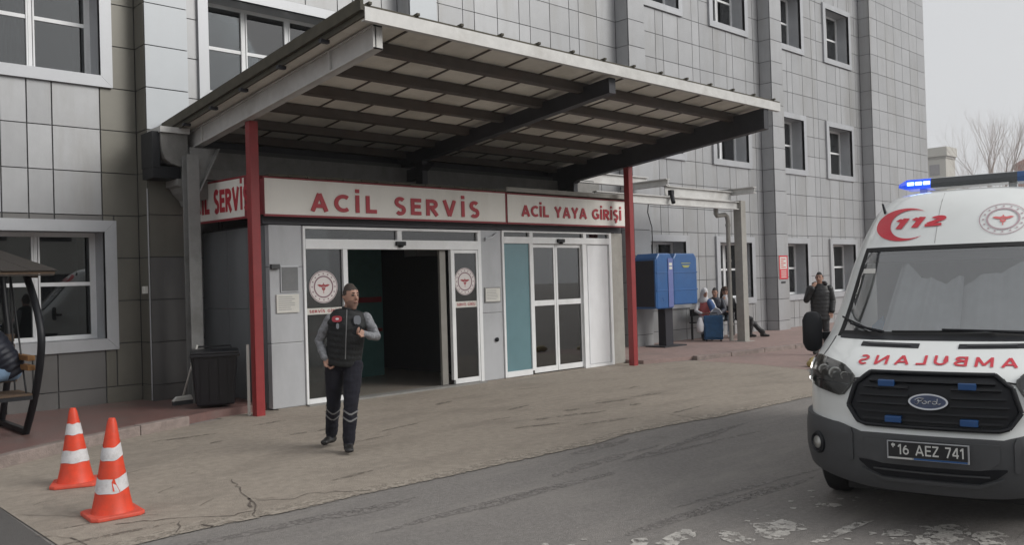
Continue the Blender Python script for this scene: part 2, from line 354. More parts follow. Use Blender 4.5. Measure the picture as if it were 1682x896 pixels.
def put_text(name, s, fn, m, parent=None, t=.21, gap=.16, thick=0., slant=0., split=True):
    """fn(a, b) maps a in 0..1 along the line and b in 0..1 over the capital height to a point"""
    G = glyphs(t); x = 0; strokes = []
    for ch in s:
        w_, ss = G[ch]
        for k, st in enumerate(ss): strokes.append(([(x+px+slant*py, py) for px, py in st], k))
        x += w_+gap
    W_ = x-gap; b = B()
    o3, a3, b3 = Vector(fn(.5, .5)), Vector(fn(.501, .5)), Vector(fn(.5, .501)); nrm = (a3-o3).cross(b3-o3).normalized()
    if nrm.dot(Vector((0, 0, 0))-Vector((0, 0, 0))) < 0: nrm = -nrm
    asp = (b3-o3).length/max((a3-o3).length, 1e-9)
    def ribbon(b, st, k):
        P_ = [Vector(p) for p in st]; vs = []
        for i, p in enumerate(P_):
            d0 = (P_[i]-P_[i-1]).normalized() if i else None; d1 = (P_[i+1]-P_[i]).normalized() if i < len(P_)-1 else None
            d = ((d0 or d1)+(d1 or d0)); d = (d0 or d1) if d.length < 1e-6 else d.normalized()
            n_ = Vector((-d.y, d.x)); c = 1/max(.55, abs(n_.dot(Vector((-(d1 or d0).y, (d1 or d0).x)))))
            for e in (1, -1):
                q = p+n_*e*t/2*c; v = Vector(fn(q.x/W_, q.y))+nrm*.0006*k*TXS; vs.append(v)
        b.add(vs, [(2*i, 2*i+1, 2*i+3, 2*i+2) for i in range(len(P_)-1)])
    groups = []
    for st, k in strokes:
        if k == 0 or not split:
            if not groups or split: groups.append([])
        groups[-1].append((st, k))
    for g in groups:
        b = B()
        for st, k in g: ribbon(b, st, k)
        me = bpy.data.meshes.new(name); me.from_pydata(b.v, [], b.f); me.update()
        o = link('letter' if split else name, me, parent, m)
        if thick: md = o.modifiers.new('solid', 'SOLIDIFY'); md.thickness = thick; md.offset = 0
    return o
TXS = 1.

# ------------------------------------------------------------------ ground
def sheet(name, poly, z, m, sub=None):
    b = B(); b.add([(x, y, z) for x, y in poly], [tuple(range(len(poly)))])
    return tag(b.build(name, m), kind='structure')
sheet('road', [(-260, -260), (300, -260), (300, 300), (-260, 300)], -.012, 'asphalt')
# concrete apron with a slightly ragged front edge
edge = []
x = 1.86
while x < 12.6:
    edge.append((x, 6.26+.05*noise.noise(Vector((x*1.3, 0, 0)))-.022*(x-2)+(.12 if 7 < x < 9 else 0)*math.sin((x-7)/2*math.pi))); x += .18
apron = edge+[(12.9, 6.6), (14.6, 7.75), (15.0, 9.0), (15.1, 10.45), (13.9, 10.95), (13.9, 13.5), (5.0, 13.5), (5.25, 11.3), (4.1, 10.95), (3.1, 10.5), (2.4, 10.2), (1.9, 9.6), (1.87, 8.3)]
sheet('apron', apron, -.004, 'concrete')
b = B(); n_ = len(edge)
for q in edge: b.v += [(q[0], q[1]-.03, -.0030), (q[0]+.02, q[1]+.16+.06*noise.noise(Vector((q[0]*2, 4, 0))), -.0030)]
b.f = [(2*i, 2*i+2, 2*i+3, 2*i+1) for i in range(n_-1)]; tag(b.build('apron_edge', 'apron_edge'), kind='structure')
random.seed(31); b = B()
for k in range(24):
    cx, cy = random.uniform(2.2, 11), random.uniform(6.6, 10.6); a0 = random.uniform(-.3, .3); L_ = random.uniform(.12, .5); W_ = random.uniform(.02, .07); n = 12
    b.add([(cx+L_*math.cos(2*math.pi*j/n)*random.uniform(.7, 1.1), cy+a0*L_*math.cos(2*math.pi*j/n)+W_*math.sin(2*math.pi*j/n)*random.uniform(.6, 1.3), -.0022+.00002*k) for j in range(n)], [tuple(range(n))])
tag(b.build('ground_stains', 'stain_dark'), kind='structure')
b = B()
for k in range(20):
    cx, cy = random.uniform(2.5, 10.5), random.uniform(1.2, 6.0); a0 = random.uniform(-.12, .12); L_ = random.uniform(.2, 1.5); W_ = random.uniform(.02, .10); n = 14
    b.add([(cx+L_*math.cos(2*math.pi*j/n)*random.uniform(.8, 1.1), cy+a0*L_*math.cos(2*math.pi*j/n)+W_*math.sin(2*math.pi*j/n)*random.uniform(.6, 1.3), -.0098+.00003*k) for j in range(n)], [tuple(range(n))])
tag(b.build('road_stains', 'stain_road'), kind='structure')
sheet('parking_lane', [(-14, -6), (1.6, -6), (1.83, 6.2), (1.86, 8.3), (1.9, 9.6), (-14, 4.0)], -.008, 'asphalt_dark')
# side pavement, paved in red on the left and pale pink on the right
def slab(name, top, z, m, parent=None, z0=-.05):
    b = B(); b.prism(top, 'z', z0, z); return tag(b.build(name, m, parent), kind='structure')
slab('sidewalk', [(-14, 4.6), (1.0, 9.62), (2.2, 10.13), (3.05, 10.62), (3.98, 11.02), (4.7, 11.25), (5.15, 11.42), (6.04, 11.55), (6.04, 13.9), (-14, 13.9)], .10, 'sidewalk_red')
sheet('pavement', [(14.6, 7.75), (17, 8.2), (22, 7.6), (40, 6.5), (60, 6.5), (60, 10.2), (15.0, 10.35), (15.0, 9.0)], -.002, 'sidewalk_pink')
slab('sidewalk', [(14.0, 10.95), (15.2, 10.62), (16.2, 10.42), (18.5, 10.2), (22, 10.1), (60, 10.1), (60, 14), (14.0, 14)], .06, 'sidewalk_pink')
random.seed(3)
def kerb_row(pts, h, wd, m, seg=.75):
    """kerbstones one by one along a path"""
    for i in range(len(pts)-1):
        a, b = Vector((*pts[i], 0)), Vector((*pts[i+1], 0)); L = (b-a).length; n = max(1, round(L/seg))
        for k in range(n):
            p, q = a.lerp(b, k/n), a.lerp(b, (k+1)/n); d = (q-p).normalized()
            hh = h+random.uniform(-.008, .008)
            bb = B(); bb.bar(p+d*.008+Vector((0, 0, hh/2-.02)), q-d*.008+Vector((0, 0, hh/2-.02)), wd, hh+.04)
            tag(bb.build('kerbstone', m, KERB, bevel=.012))
KERB = thing('kerb', 'worn pinkish kerb curving from the cones to the entrance', 'kerb')
kerb_row([(-6, 7.0), (-1, 8.68), (1.0, 9.53), (2.2, 10.04), (3.05, 10.53), (3.98, 10.93), (4.7, 11.17)], .115, .14, 'kerb')
KERB = thing('kerb', 'broken low kerb edging the pink pavement beside the phone booth', 'kerb')
kerb_row([(15.2, 10.55), (16.2, 10.36), (18.5, 10.12), (22, 10.02), (30, 10.0)], .085, .13, 'kerb', 1.0)
# cracks in the apron: narrow dark slits following their real course
cr = B()
def crack(pts, wd):
    P_ = []
    for i in range(len(pts)-1):
        a, b = Vector(pts[i]), Vector(pts[i+1]); n = max(2, int((b-a).length/.07))
        for k in range(n): P_.append(a.lerp(b, k/n)+Vector((random.uniform(-.022, .022), random.uniform(-.022, .022))))
    P_.append(Vector(pts[-1]))
    for i in range(len(P_)-1):
        d = (P_[i+1]-P_[i]).normalized(); nrm = Vector((-d.y, d.x))
        w0 = wd*.5*(.3+random.random()); w1 = wd*.5*(.3+random.random())
        vs = [P_[i]+nrm*w0/2, P_[i+1]+nrm*w1/2, P_[i+1]-nrm*w1/2, P_[i]-nrm*w0/2]
        cr.add([(v.x, v.y, .0006+.0002*(len(cr.f) % 5)) for v in vs], [(0, 1, 2, 3)])
crack([(3.61, 7.61), (3.42, 7.00), (3.31, 6.59), (3.14, 6.23)], 0.022)
crack([(3.38, 6.73), (3.62, 6.52), (3.80, 6.59), (4.22, 6.25)], 0.022)
crack([(2.34, 6.89), (2.50, 6.79), (2.79, 6.64), (3.03, 6.41), (3.21, 6.42)], 0.022)
crack([(2.57, 6.28), (2.69, 6.56)], 0.022)
crack([(1.82, 7.01), (2.01, 6.67), (2.00, 6.47)], 0.022)
crack([(3.39, 6.82), (3.26, 6.53)], 0.05)
crack([(2.76, 6.35), (2.81, 6.24)], 0.05)
crack([(4.47, 9.64), (4.31, 9.60)], 0.05)
crack([(3.02, 8.69), (3.30, 8.77)], 0.012)
crack([(3.36, 8.17), (3.56, 8.23)], 0.012)
crack([(2.97, 7.62), (3.14, 7.77)], 0.012)
crack([(2.06, 8.05), (2.28, 8.12)], 0.012)
crack([(2.98, 6.90), (3.18, 7.05)], 0.012)
crack([(1.88, 7.79), (2.28, 7.27), (2.66, 6.90)], 0.012)
crack([(3.41, 6.77), (3.54, 6.68)], 0.012)
crack([(9.04, 6.74), (8.95, 6.24)], 0.02)
crack([(7.57, 5.88), (7.78, 5.75)], 0.02)
tag(cr.build('crack', 'crack'), kind='structure')
PAINT = [
    [(5.27, 3.24), (5.45, 3.29), (5.62, 3.22), (5.62, 3.04), (5.57, 2.98), (5.42, 3.02), (5.23, 2.96), (5.20, 3.05), (5.20, 3.16)],
    [(4.61, 3.53), (4.80, 3.62), (4.99, 3.61), (5.06, 3.52), (4.90, 3.45), (4.77, 3.45), (4.65, 3.41)],
    [(5.03, 3.36), (5.14, 3.36), (5.16, 3.21), (5.11, 3.11), (4.99, 3.09), (4.95, 3.19)],
    [(5.27, 2.82), (5.99, 2.80), (6.03, 2.73), (5.30, 2.74)],
    [(5.70, 2.32), (5.96, 2.38), (6.16, 2.34), (6.25, 2.30), (6.31, 2.20), (6.15, 2.11), (5.95, 2.13), (5.77, 2.12), (5.64, 2.28)],
    [(5.85, 2.57), (5.96, 2.55), (5.94, 2.46), (5.79, 2.42), (5.72, 2.50)],
    [(6.11, 2.10), (6.29, 2.00), (6.21, 1.93), (6.01, 1.92), (5.90, 1.99)],
    [(4.44, 3.65), (4.60, 3.72), (4.66, 3.67), (4.59, 3.60), (4.50, 3.59)],
    [(6.18, 3.23), (6.30, 3.15), (6.24, 3.02), (6.13, 3.09)],
]
pb = B()
for k, poly in enumerate(PAINT):
    V_ = [Vector(p) for p in poly]; out = []
    for i in range(len(V_)):
        a, b = V_[i], V_[(i+1) % len(V_)]; n = max(2, int((b-a).length/.05))
        for j in range(n):
            p = a.lerp(b, j/n); am = .07 if k != 3 else .015
            out.append((p.x+am*noise.noise(Vector((p.x*9, p.y*9, 1))), p.y+am*noise.noise(Vector((p.x*9, p.y*9, 5))), -.0085+.0003*k))
    pb.add(out, [tuple(range(len(out)))])
# flakes of the same worn paint
random.seed(11)
for k in range(260):
    if k < 200: cx, cy = random.uniform(4.2, 6.6), random.uniform(1.6, 3.5)
    else: cx, cy = random.uniform(3.2, 4.6), random.uniform(3.0, 4.4)
    if noise.noise(Vector((cx*1.3, cy*1.3, 3))) < .02: continue
    r_ = random.uniform(.008, .035); n = 7; a0 = random.random()*6
    pb.add([(cx+r_*random.uniform(.5, 1.2)*math.cos(a0+j*2*math.pi/n), cy+r_*random.uniform(.5, 1.2)*math.sin(a0+j*2*math.pi/n), -.0075) for j in range(n)], [tuple(range(n))])
tag(pb.build('road_marking', 'road_paint'), kind='structure')

# ------------------------------------------------------------------ hospital building
YW, YP = 13.60, 13.20          # wall plane and pier plane (panel faces)
GAP = .019
ROWH, Z0R = .6425, .34
def zrow(k): return Z0R+ROWH*k
NR = 22
hosp = thing('hospital_building', 'long grey hospital block clad in metal panels behind the canopy', 'building', (0, YW, 0))
def rel(b):  # world coordinates to the building's own
    b.v = [(x-0, y-YW, z) for x, y, z in b.v]; return b
# openings: (x0, x1, z0, z1, lights)
WIN = []
for z0, z1 in ((.90, 2.83), (4.83, 6.75), (8.70, 10.70)):
    WIN.append((1.05, 4.71, z0, z1, 4)); WIN.append((6.06, 9.72, z0, z1, 4)) if z0 > 1 else None
    for a, b_ in ((17.46, 19.46), (20.74, 22.74), (24.06, 26.06), (27.42, 29.42)): WIN.append((a, b_, z0, z1, 2))
for a, b_ in ((10.95, 12.95), (14.2, 16.2)): WIN.append((a, b_, 8.7+.02, 10.70, 2))
WT = .17                                     # width of the trim round a window
PIERS = [(5.06, 5.73), (10.07, 10.74), (16.68, 17.33), (23.36, 24.03), (30.12, 34.93)]
SEGS = [(-4.0, 5.06), (5.73, 10.07), (10.74, 16.68), (17.33, 23.36), (24.03, 30.12)]
# backing wall with the openings left out
bk = B(); ROOM = (6.35, 13.5, 2.62)
def quad_y(b, x0, x1, z0, z1, y): b.add([(x0, y, z0), (x1, y, z0), (x1, y, z1), (x0, y, z1)], [(0, 1, 2, 3)])
for s0, s1 in SEGS:
    holes = [(a+WT, b_-WT, c+WT, d-WT) for a, b_, c, d, n in WIN if a >= s0-.3 and b_ <= s1+.3]
    if s0 < 10: holes += [(max(s0, ROOM[0]), min(s1, ROOM[1]), 0, ROOM[2])] if s1 > ROOM[0] else []
    elif s0 < 13: holes += [(s0, ROOM[1], 0, ROOM[2])]
    xs = sorted({s0, s1, *[h[0] for h in holes], *[h[1] for h in holes]}); zs = sorted({-.05, 14.4, *[h[2] for h in holes], *[h[3] for h in holes]})
    for i in range(len(xs)-1):
        for j in range(len(zs)-1):
            cx, cz = (xs[i]+xs[i+1])/2, (zs[j]+zs[j+1])/2
            if cx < s0 or cx > s1 or any(h[0] < cx < h[1] and h[2] < cz < h[3] for h in holes): continue
            quad_y(bk, xs[i], xs[i+1], zs[j], zs[j+1], YW+.022)
for i, (a, b_) in enumerate(PIERS):
    if i == 1: bk.box(a+.02, b_-.02, YP+.022, YW+.03, 2.62, 14.4)
    else: bk.box(a+.02, b_-.02, YP+.022, YW+.03, -.05, 14.4)
bk.box(30.12+.02, 34.91, YW+.031, 26, -.05, 14.4)          # body of the block
bk.box(-4, 30.14, 20, 26, -.05, 14.38)
bk.box(-4, 34.95, 13.15, 26, 14.4, 14.75)
rel(bk).build('wall', 'joint', hosp)
# cladding panels one by one
cells = []    # (x0, x1, z0, z1, face, mat) ; face 'f' wall, 'p' pier, 's' side of a pier
def clip(c, holes):
    out = [c]
    for h in holes:
        nxt = []
        for (x0, x1, z0, z1) in out:
            if h[0] >= x1-.01 or h[1] <= x0+.01 or h[2] >= z1-.01 or h[3] <= z0+.01: nxt.append((x0, x1, z0, z1)); continue
            if h[0] > x0+.03: nxt.append((x0, h[0], z0, z1))
            if h[1] < x1-.03: nxt.append((h[1], x1, z0, z1))
            a, b_ = max(x0, h[0]), min(x1, h[1])
            if h[2] > z0+.03: nxt.append((a, b_, z0, h[2]))
            if h[3] < z1-.03: nxt.append((a, b_, h[3], z1))
        out = nxt
    return out
COLS = {0: [-4, -3.06, -2.4, -1.75, -1.42, -.76, -.1, .23, .89, 1.55, 1.88, 2.54, 3.2, 3.54, 3.87, 4.53, 5.06],
        1: [5.73, 6.4, 7.06, 7.4, 8.06, 8.72, 9.05, 9.7, 10.07],
        2: [10.74, 11.09, 11.74, 12.06, 12.72, 13.37, 13.71, 14.35, 15.0, 15.33, 15.98, 16.68],
        3: [17.33, 17.64, 18.29, 18.62, 19.28, 19.93, 20.27, 20.94, 21.6, 21.92, 22.6, 23.05, 23.36],
        4: [24.03, 24.35, 25.0, 25.32, 25.98, 26.63, 26.96, 27.62, 28.28, 28.6, 29.26, 29.75, 30.12]}
for i, (s0, s1) in enumerate(SEGS):
    holes = [(a+.02, b_-.02, c+.02, d-.02) for a, b_, c, d, n in WIN if a >= s0-.3 and b_ <= s1+.3]
    if i in (1, 2): holes.append((max(s0, ROOM[0]) if i == 1 else s0, min(s1, ROOM[1]), 0, ROOM[2]))
    for k in range(-1, NR):
        z0, z1 = (zrow(k), zrow(k+1)) if k >= 0 else (.0, zrow(0))
        for c0, c1 in zip(COLS[i][:-1], COLS[i][1:]):
            m_ = 'panel'
            if i == 0 and (c0 >= 4.4): m_ = 'panel_brown_reflect'
            elif z0 < 2.5 and i <= 1: m_ = 'panel_shaded' if i == 0 else 'panel'
            for q in clip((c0, c1, z0, z1), holes): cells.append((*q, 'f', 0, m_))
for i, (a, b_) in enumerate(PIERS):
    for k in range(-1, NR):
        z0, z1 = (zrow(k), zrow(k+1)) if k >= 0 else (.0, zrow(0))
        if i == 1 and z1 < 2.7: continue
        m_ = 'panel_light' if (i < 2 and z0 > 4.1) else 'panel_brown_reflect' if i == 0 and z0 > 2.2 else 'panel_shaded' if i == 0 else 'panel'
        xs = [a, b_] if i < 4 else [30.12, 30.7, 31.4, 32.1, 32.8, 33.5, 34.2, 34.93]
        for c0, c1 in zip(xs[:-1], xs[1:]): cells.append((c0, c1, z0, z1, 'p', 0, m_))
        cells.append((YP+.023, YW, z0, z1, 's', a, 'panel_brown_reflect' if i == 0 else 'panel'))
        if i < 4: cells.append((YP+.023, YW, z0, z1, 'r', b_, 'panel'))
for k in range(-1, NR):
    z0, z1 = (zrow(k), zrow(k+1)) if k >= 0 else (.0, zrow(0))
    for j in range(16): cells.append((YP+.023+j*.75, YP+.023+(j+1)*.75, z0, z1, 'r', 34.93, 'panel'))
def centre(c):
    u_, z_ = (c[0]+c[1])/2, (c[2]+c[3])/2
    return Vector((u_, YW, z_)) if c[4] == 'f' else Vector((u_, YP, z_)) if c[4] == 'p' else Vector((c[5], u_, z_))
def shown(c):
    p = centre(c)-Vector((0, 0, HC)); dpt = p.dot(fwv)
    if dpt < 1 or c[4] == 'r': return 0
    px, py = 841+F_PX*p.dot(rt)/dpt, 448-F_PX*p.dot(up)/dpt
    if not (-60 < px < 1740 and -60 < py < 900): return 0
    if c[0] > 6.3 and c[1] < 13.6 and c[3] < 4.0: return 0
    if px > 400 and py > 20+.22*(px-600) and px < 900 and py < 300: return 0
    n = Vector((0, -1, 0)) if c[4] in 'fp' else Vector((-1, 0, 0))
    return (c[1]-c[0])*(c[3]-c[2])*abs(p.normalized().dot(n))/dpt**2
cells.sort(key=lambda c: -shown(c))
ub = B(); ub.box(-.5, .5, -.5, .5, -.5, .5)
UM = {}
for m_ in ('panel', 'panel_light', 'panel_brown_reflect', 'panel_shaded'):
    me = ub.mesh('panel_'+m_); me.materials.append(MATS[m_])
    bm = bmesh.new(); bm.from_mesh(me); bm.to_mesh(me); bm.free(); UM[m_] = me
random.seed(5)
rest = {}
for n, c in enumerate(cells):
    wx, hz = c[1]-c[0]-GAP, c[3]-c[2]-GAP*.8
    if wx < .02 or hz < .02: continue
    jit = random.uniform(-.0015, .0015); tilt = random.uniform(-.0035, .0035); tilt2 = random.uniform(-.0035, .0035)
    p = centre(c)
    if c[4] in 'fp': loc = Vector((p.x, p.y+.0085+jit, p.z)); s_ = (wx, .017, hz); rot = (tilt, 0, tilt2)
    else: loc = Vector((c[5]+(.0085 if c[4] == 's' else -.0085)+jit, p.y, p.z)); s_ = (.017, wx, hz); rot = (0, tilt, tilt2)
    if n < 290:
        o = bpy.data.objects.new('panel', UM[c[6]]); COL.objects.link(o); o.parent = hosp
        o.location = loc-Vector((0, YW, 0)); o.scale = s_; o.rotation_euler = rot
    else:
        rest.setdefault(c[6], B()).box(loc.x-s_[0]/2, loc.x+s_[0]/2, loc.y-s_[1]/2, loc.y+s_[1]/2, loc.z-hz/2, loc.z+hz/2)
for m_, b_ in rest.items(): tag(rel(b_).build('panel_field', m_, hosp), kind='stuff')

def add_window(x0, x1, z0, z1, n, seed):
    rnd = random.Random(seed)
    tr = B(); yo = YW-.055; t = WT
    # mitred trim, four pieces, and a deep reveal
    def miter(p0, p1, p2, p3): tr.add([(p[0], yo, p[1]) for p in (p0, p1, p2, p3)]+[(p[0], YW+.03, p[1]) for p in (p0, p1, p2, p3)],
                                      [(0, 1, 2, 3), (0, 4, 5, 1), (2, 6, 7, 3), (1, 5, 6, 2), (3, 7, 4, 0)])
    a, b_, c, d = x0+t, x1-t, z0+t, z1-t; g = .002
    miter((x0, z0), (x1, z0), (b_-g, c), (a+g, c)); miter((x0, z1), (x1, z1), (b_-g, d), (a+g, d))
    miter((x0, z0+g), (x0, z1-g), (a, d-g), (a, c+g)); miter((x1, z0+g), (x1, z1-g), (b_, d-g), (b_, c+g))
    yr = YW+.45
    tr.add([(a, yo+.01, c), (a, yr, c), (a, yr, d), (a, yo+.01, d)], [(0, 1, 2, 3)]); tr.add([(b_, yo+.01, c), (b_, yr, c), (b_, yr, d), (b_, yo+.01, d)], [(0, 1, 2, 3)])
    tr.add([(a, yo+.01, c), (b_, yo+.01, c), (b_, yr, c), (a, yr, c)], [(0, 1, 2, 3)]); tr.add([(a, yo+.01, d), (b_, yo+.01, d), (b_, yr, d), (a, yr, d)], [(0, 1, 2, 3)])
    wn = rel(tr).build('window', 'window_trim', hosp)
    fr = B(); f = .06; y0, y1 = YW+.375, YW+.435
    fr.box(a, b_, y0, y1, c, c+f); fr.box(a, b_, y0, y1, d-f, d); fr.box(a, a+f, y0+.001, y1, c+f, d-f); fr.box(b_-f, b_, y0+.001, y1, c+f, d-f)
    zm = c+(d-c)*.52; step = (b_-a)/n
    for k in range(1, n):
        xm = a+step*k; wd = .065 if k % 2 == 0 or n == 2 else .05
        fr.box(xm-wd/2, xm+wd/2, y0+.002, y1, c+f, d-f)
    ledge = .028
    for k in range(n):
        xa, xb = a+step*k+(f if k == 0 else .033), a+step*(k+1)-(f if k == n-1 else .033)
        fr.box(xa, xb, y0+.004, y1, zm-ledge, zm+ledge)
        # opening sash
        for e in ((xa, xa+.022), (xb-.022, xb)): fr.box(e[0], e[1], y0-.012, y0+.03, c+f, d-f)
    rel(fr).build('frame', 'white_frame', wn)
    for k in range(n):
        xa, xb = a+step*k+(f if k == 0 else .033)+.022, a+step*(k+1)-(f if k == n-1 else .033)-.022
        for za, zb in ((c+f, zm-ledge), (zm+ledge, d-f)):
            p = B(); p.box(xa, xb, YW+.40, YW+.406, za, zb); rel(p).build('pane', 'pane', wn)
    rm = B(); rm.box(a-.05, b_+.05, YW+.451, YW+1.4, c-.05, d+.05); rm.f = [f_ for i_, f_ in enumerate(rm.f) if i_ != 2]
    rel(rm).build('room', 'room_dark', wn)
    # curtain drawn part of the way
    for k in range(n):
        if rnd.random() < .62:
            xa, xb = a+step*k, a+step*(k+1); wdt = rnd.uniform(.35, 1.)*step
            if rnd.random() < .5: xa = xb-wdt
            else: xb = xa+wdt
            cv = B(); m_ = 24; vs = []
            for q in range(m_+1):
                xx = xa+(xb-xa)*q/m_; yy = YW+.52+.022*math.sin(q*1.9+rnd.random())
                vs += [(xx, yy, c+.02), (xx, yy, d-.02)]
            cv.add(vs, [(2*q, 2*q+2, 2*q+3, 2*q+1) for q in range(m_)]); rel(cv).build('curtain', 'curtain', wn, smooth=True)
for k, wdw in enumerate(WIN): add_window(*wdw, seed=k+20)

# ------------------------------------------------------------------ entrance vestibule
YV = 11.39
ves = thing('entrance_vestibule', 'grey entrance vestibule with two glazed doorways under the canopy', 'vestibule', (6.05, YV, 0))
def vb(b): b.v = [(x-6.05, y-YV, z) for x, y, z in b.v]; return b
def vpart(name, boxes, m, parent=None, bevel=0.):
    b = B()
    for q in boxes: b.box(*q)
    return vb(b).build(name, m, parent or ves, bevel=bevel)
ZT = 2.66
# clad piers of the front
for x0, x1, zs in ((6.05, 6.585, (0, .95, 2.05, ZT)), (10.075, 10.575, (0, 1.2, ZT)), ):
    for a, b_ in zip(zs[:-1], zs[1:]): vpart('pier_panel', [(x0+.003, x1-.003, YV, YV+.12, a+.003+(.012 if a == 0 else 0), b_-.003)], 'vestibule_grey', bevel=.006)
vpart('column', [(13.60, 14.0, YV+.02, YV+.45, 0, ZT)], 'column_cement', bevel=.01)
# side wall towards the pavement, panelled
for y0, y1 in ((YV+.125, 12.05), (12.05, 12.7), (12.7, 13.58)):
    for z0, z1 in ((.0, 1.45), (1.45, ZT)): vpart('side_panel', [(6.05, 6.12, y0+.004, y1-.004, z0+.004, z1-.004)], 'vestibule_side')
vpart('roof', [(6.0, 13.98, 11.42, 13.55, ZT+.58, ZT+.66)], 'roof_rust')
vpart('fascia_board', [(5.97, 13.95, 11.40, 11.46, ZT+.01, ZT+.6)], 'steel_dark')
vpart('side_wall', [(13.9, 13.98, 11.86, 13.55, 0, ZT+.55)], 'column_cement')
vpart('ceiling', [(6.13, 13.89, YV+.13, 19.5, ZT+.0, ZT+.03)], 'room_dark')
vpart('floor', [(6.13, 13.89, YV-.02, 19.5, -.03, .012)], 'inside_floor')
vpart('inner_wall', [(6.2, 13.9, 19.5, 19.6, 0, ZT), (6.12, 6.2, 13.25, 19.5, 0, ZT), (13.8, 13.9, 13.6, 19.5, 0, ZT), (10.58, 10.66, YV+.13, 17, 0, ZT)], 'room_dark')
vpart('partition', [(6.2, 9.75, 13.9, 13.98, 0, ZT)], 'inside_teal')
vpart('handrail', [(6.5, 9.7, 13.86, 13.895, 1.42, 1.52), (6.5, 9.7, 13.86, 13.895, .86, .92)], 'sign_red')
vpart('threshold', [(6.585, 10.075, YV-.10, YV+.14, -.02, .022)], 'cement')
# --- wide doorway: frame, transom lights, fixed lights, parked sliding leaf
fr = vpart('door_frame', [(6.588, 6.625, YV-.03, YV+.09, .02, ZT-.01), (10.0, 10.072, YV-.03, YV+.09, .02, ZT-.01), (6.626, 9.999, YV-.03, YV+.09, ZT-.05, ZT-.01),
        (6.626, 9.999, YV-.035, YV+.10, 2.31, 2.46), (8.29, 8.38, YV-.028, YV+.088, 2.461, ZT-.051),
        (7.265, 7.345, YV-.03, YV+.09, .09, 2.309), (6.626, 7.264, YV-.03, YV+.09, .02, .09), (9.385, 9.43, YV-.03, YV+.04, .10, 2.309)], 'white_frame', bevel=.004)
vpart('pane', [(6.626, 8.289, YV+.02, YV+.03, 2.461, ZT-.051)], 'fixed_glass', fr); vpart('pane', [(8.381, 9.999, YV+.02, YV+.03, 2.461, ZT-.051)], 'fixed_glass', fr)
vpart('pane', [(6.626, 7.264, YV+.02, YV+.03, .091, 2.309)], 'fixed_glass', fr)
lf = vpart('door_leaf', [(9.20, 9.26, YV+.045, YV+.10, .03, 2.30), (9.26, 9.33, YV+.05, YV+.095, .03, 2.30)], 'leaf_edge', bevel=.004)
lf2 = vpart('door_leaf', [(9.431, 9.47, YV-.02, YV+.035, .03, 2.305), (9.96, 9.998, YV-.02, YV+.035, .03, 2.305), (9.471, 9.959, YV-.02, YV+.035, .03, .115), (9.471, 9.959, YV-.02, YV+.035, 2.25, 2.305)], 'white_frame', bevel=.004)
vpart('pane', [(9.471, 9.959, YV+.0, YV+.01, .116, 2.249)], 'fixed_glass', lf2)
# --- pedestrian doorway
fr = vpart('door_frame', [(10.578, 10.625, YV-.03, YV+.09, .02, ZT-.0), (13.52, 13.597, YV-.03, YV+.09, .0, ZT-.0), (10.626, 13.519, YV-.03, YV+.09, ZT-.03, ZT),
        (10.626, 13.519, YV-.035, YV+.10, 2.43, 2.55), (11.265, 11.36, YV-.028, YV+.088, .09, 2.429), (11.27, 11.36, YV-.028, YV+.088, 2.551, ZT-.031), (12.75, 12.84, YV-.028, YV+.088, 2.551, ZT-.031), (12.72, 12.84, YV-.028, YV+.088, .0, 2.429),
        (10.626, 11.264, YV-.03, YV+.09, .02, .12), (12.841, 13.519, YV-.03, YV+.09, .0, .05)], 'white_frame', bevel=.004)
for a, b_ in ((10.626, 11.269), (11.361, 12.749), (12.841, 13.519)): vpart('pane', [(a, b_, YV+.02, YV+.03, 2.551, ZT-.031)], 'fixed_glass', fr)
vpart('frosted_pane', [(10.626, 11.264, YV+.0, YV+.01, .121, 2.429)], 'teal_glass', fr)
vpart('blank_panel', [(12.88, 13.48, YV-.012, YV+.01, .07, 2.40)], 'door_white', fr, bevel=.004); vpart('blank_panel', [(12.842, 13.518, YV+.011, YV+.03, .051, 2.429)], 'white_frame', fr)
for a, b_, sh in ((11.361, 11.985, 0), (12.0, 12.719, .004)):
    y0, y1 = YV+.02+sh, YV+.06+sh; l_, r_ = (.02, .045) if sh == 0 else (.05, .03)
    lf = vpart('door_leaf', [(a, a+l_, y0, y1, .03, 2.425), (b_-r_, b_, y0, y1, .03, 2.425), (a+l_, b_-r_, y0, y1, .03, .13), (a+l_, b_-r_, y0, y1, 2.36, 2.425), (a+l_, b_-r_, y0, y1, 1.27, 1.37)], 'white_frame', bevel=.003)
    for c, d in ((.13, 1.27), (1.37, 2.36)): vpart('pane', [(a+l_, b_-r_, y0+.015, y0+.021, c, d)], 'door_glass', lf)
for x_, z_ in ((8.33, 2.40), (12.08, 2.485)):
    b = B(); b.box(x_-.09, x_+.09, YV-.085, YV-.036, z_-.03, z_+.035); b.lathe([(.03, -.05), (.05, -.03), (.05, 0)], (x_, YV-.06, z_-.01), 12); vb(b).build('door_sensor', 'black_plastic', ves, bevel=.006)
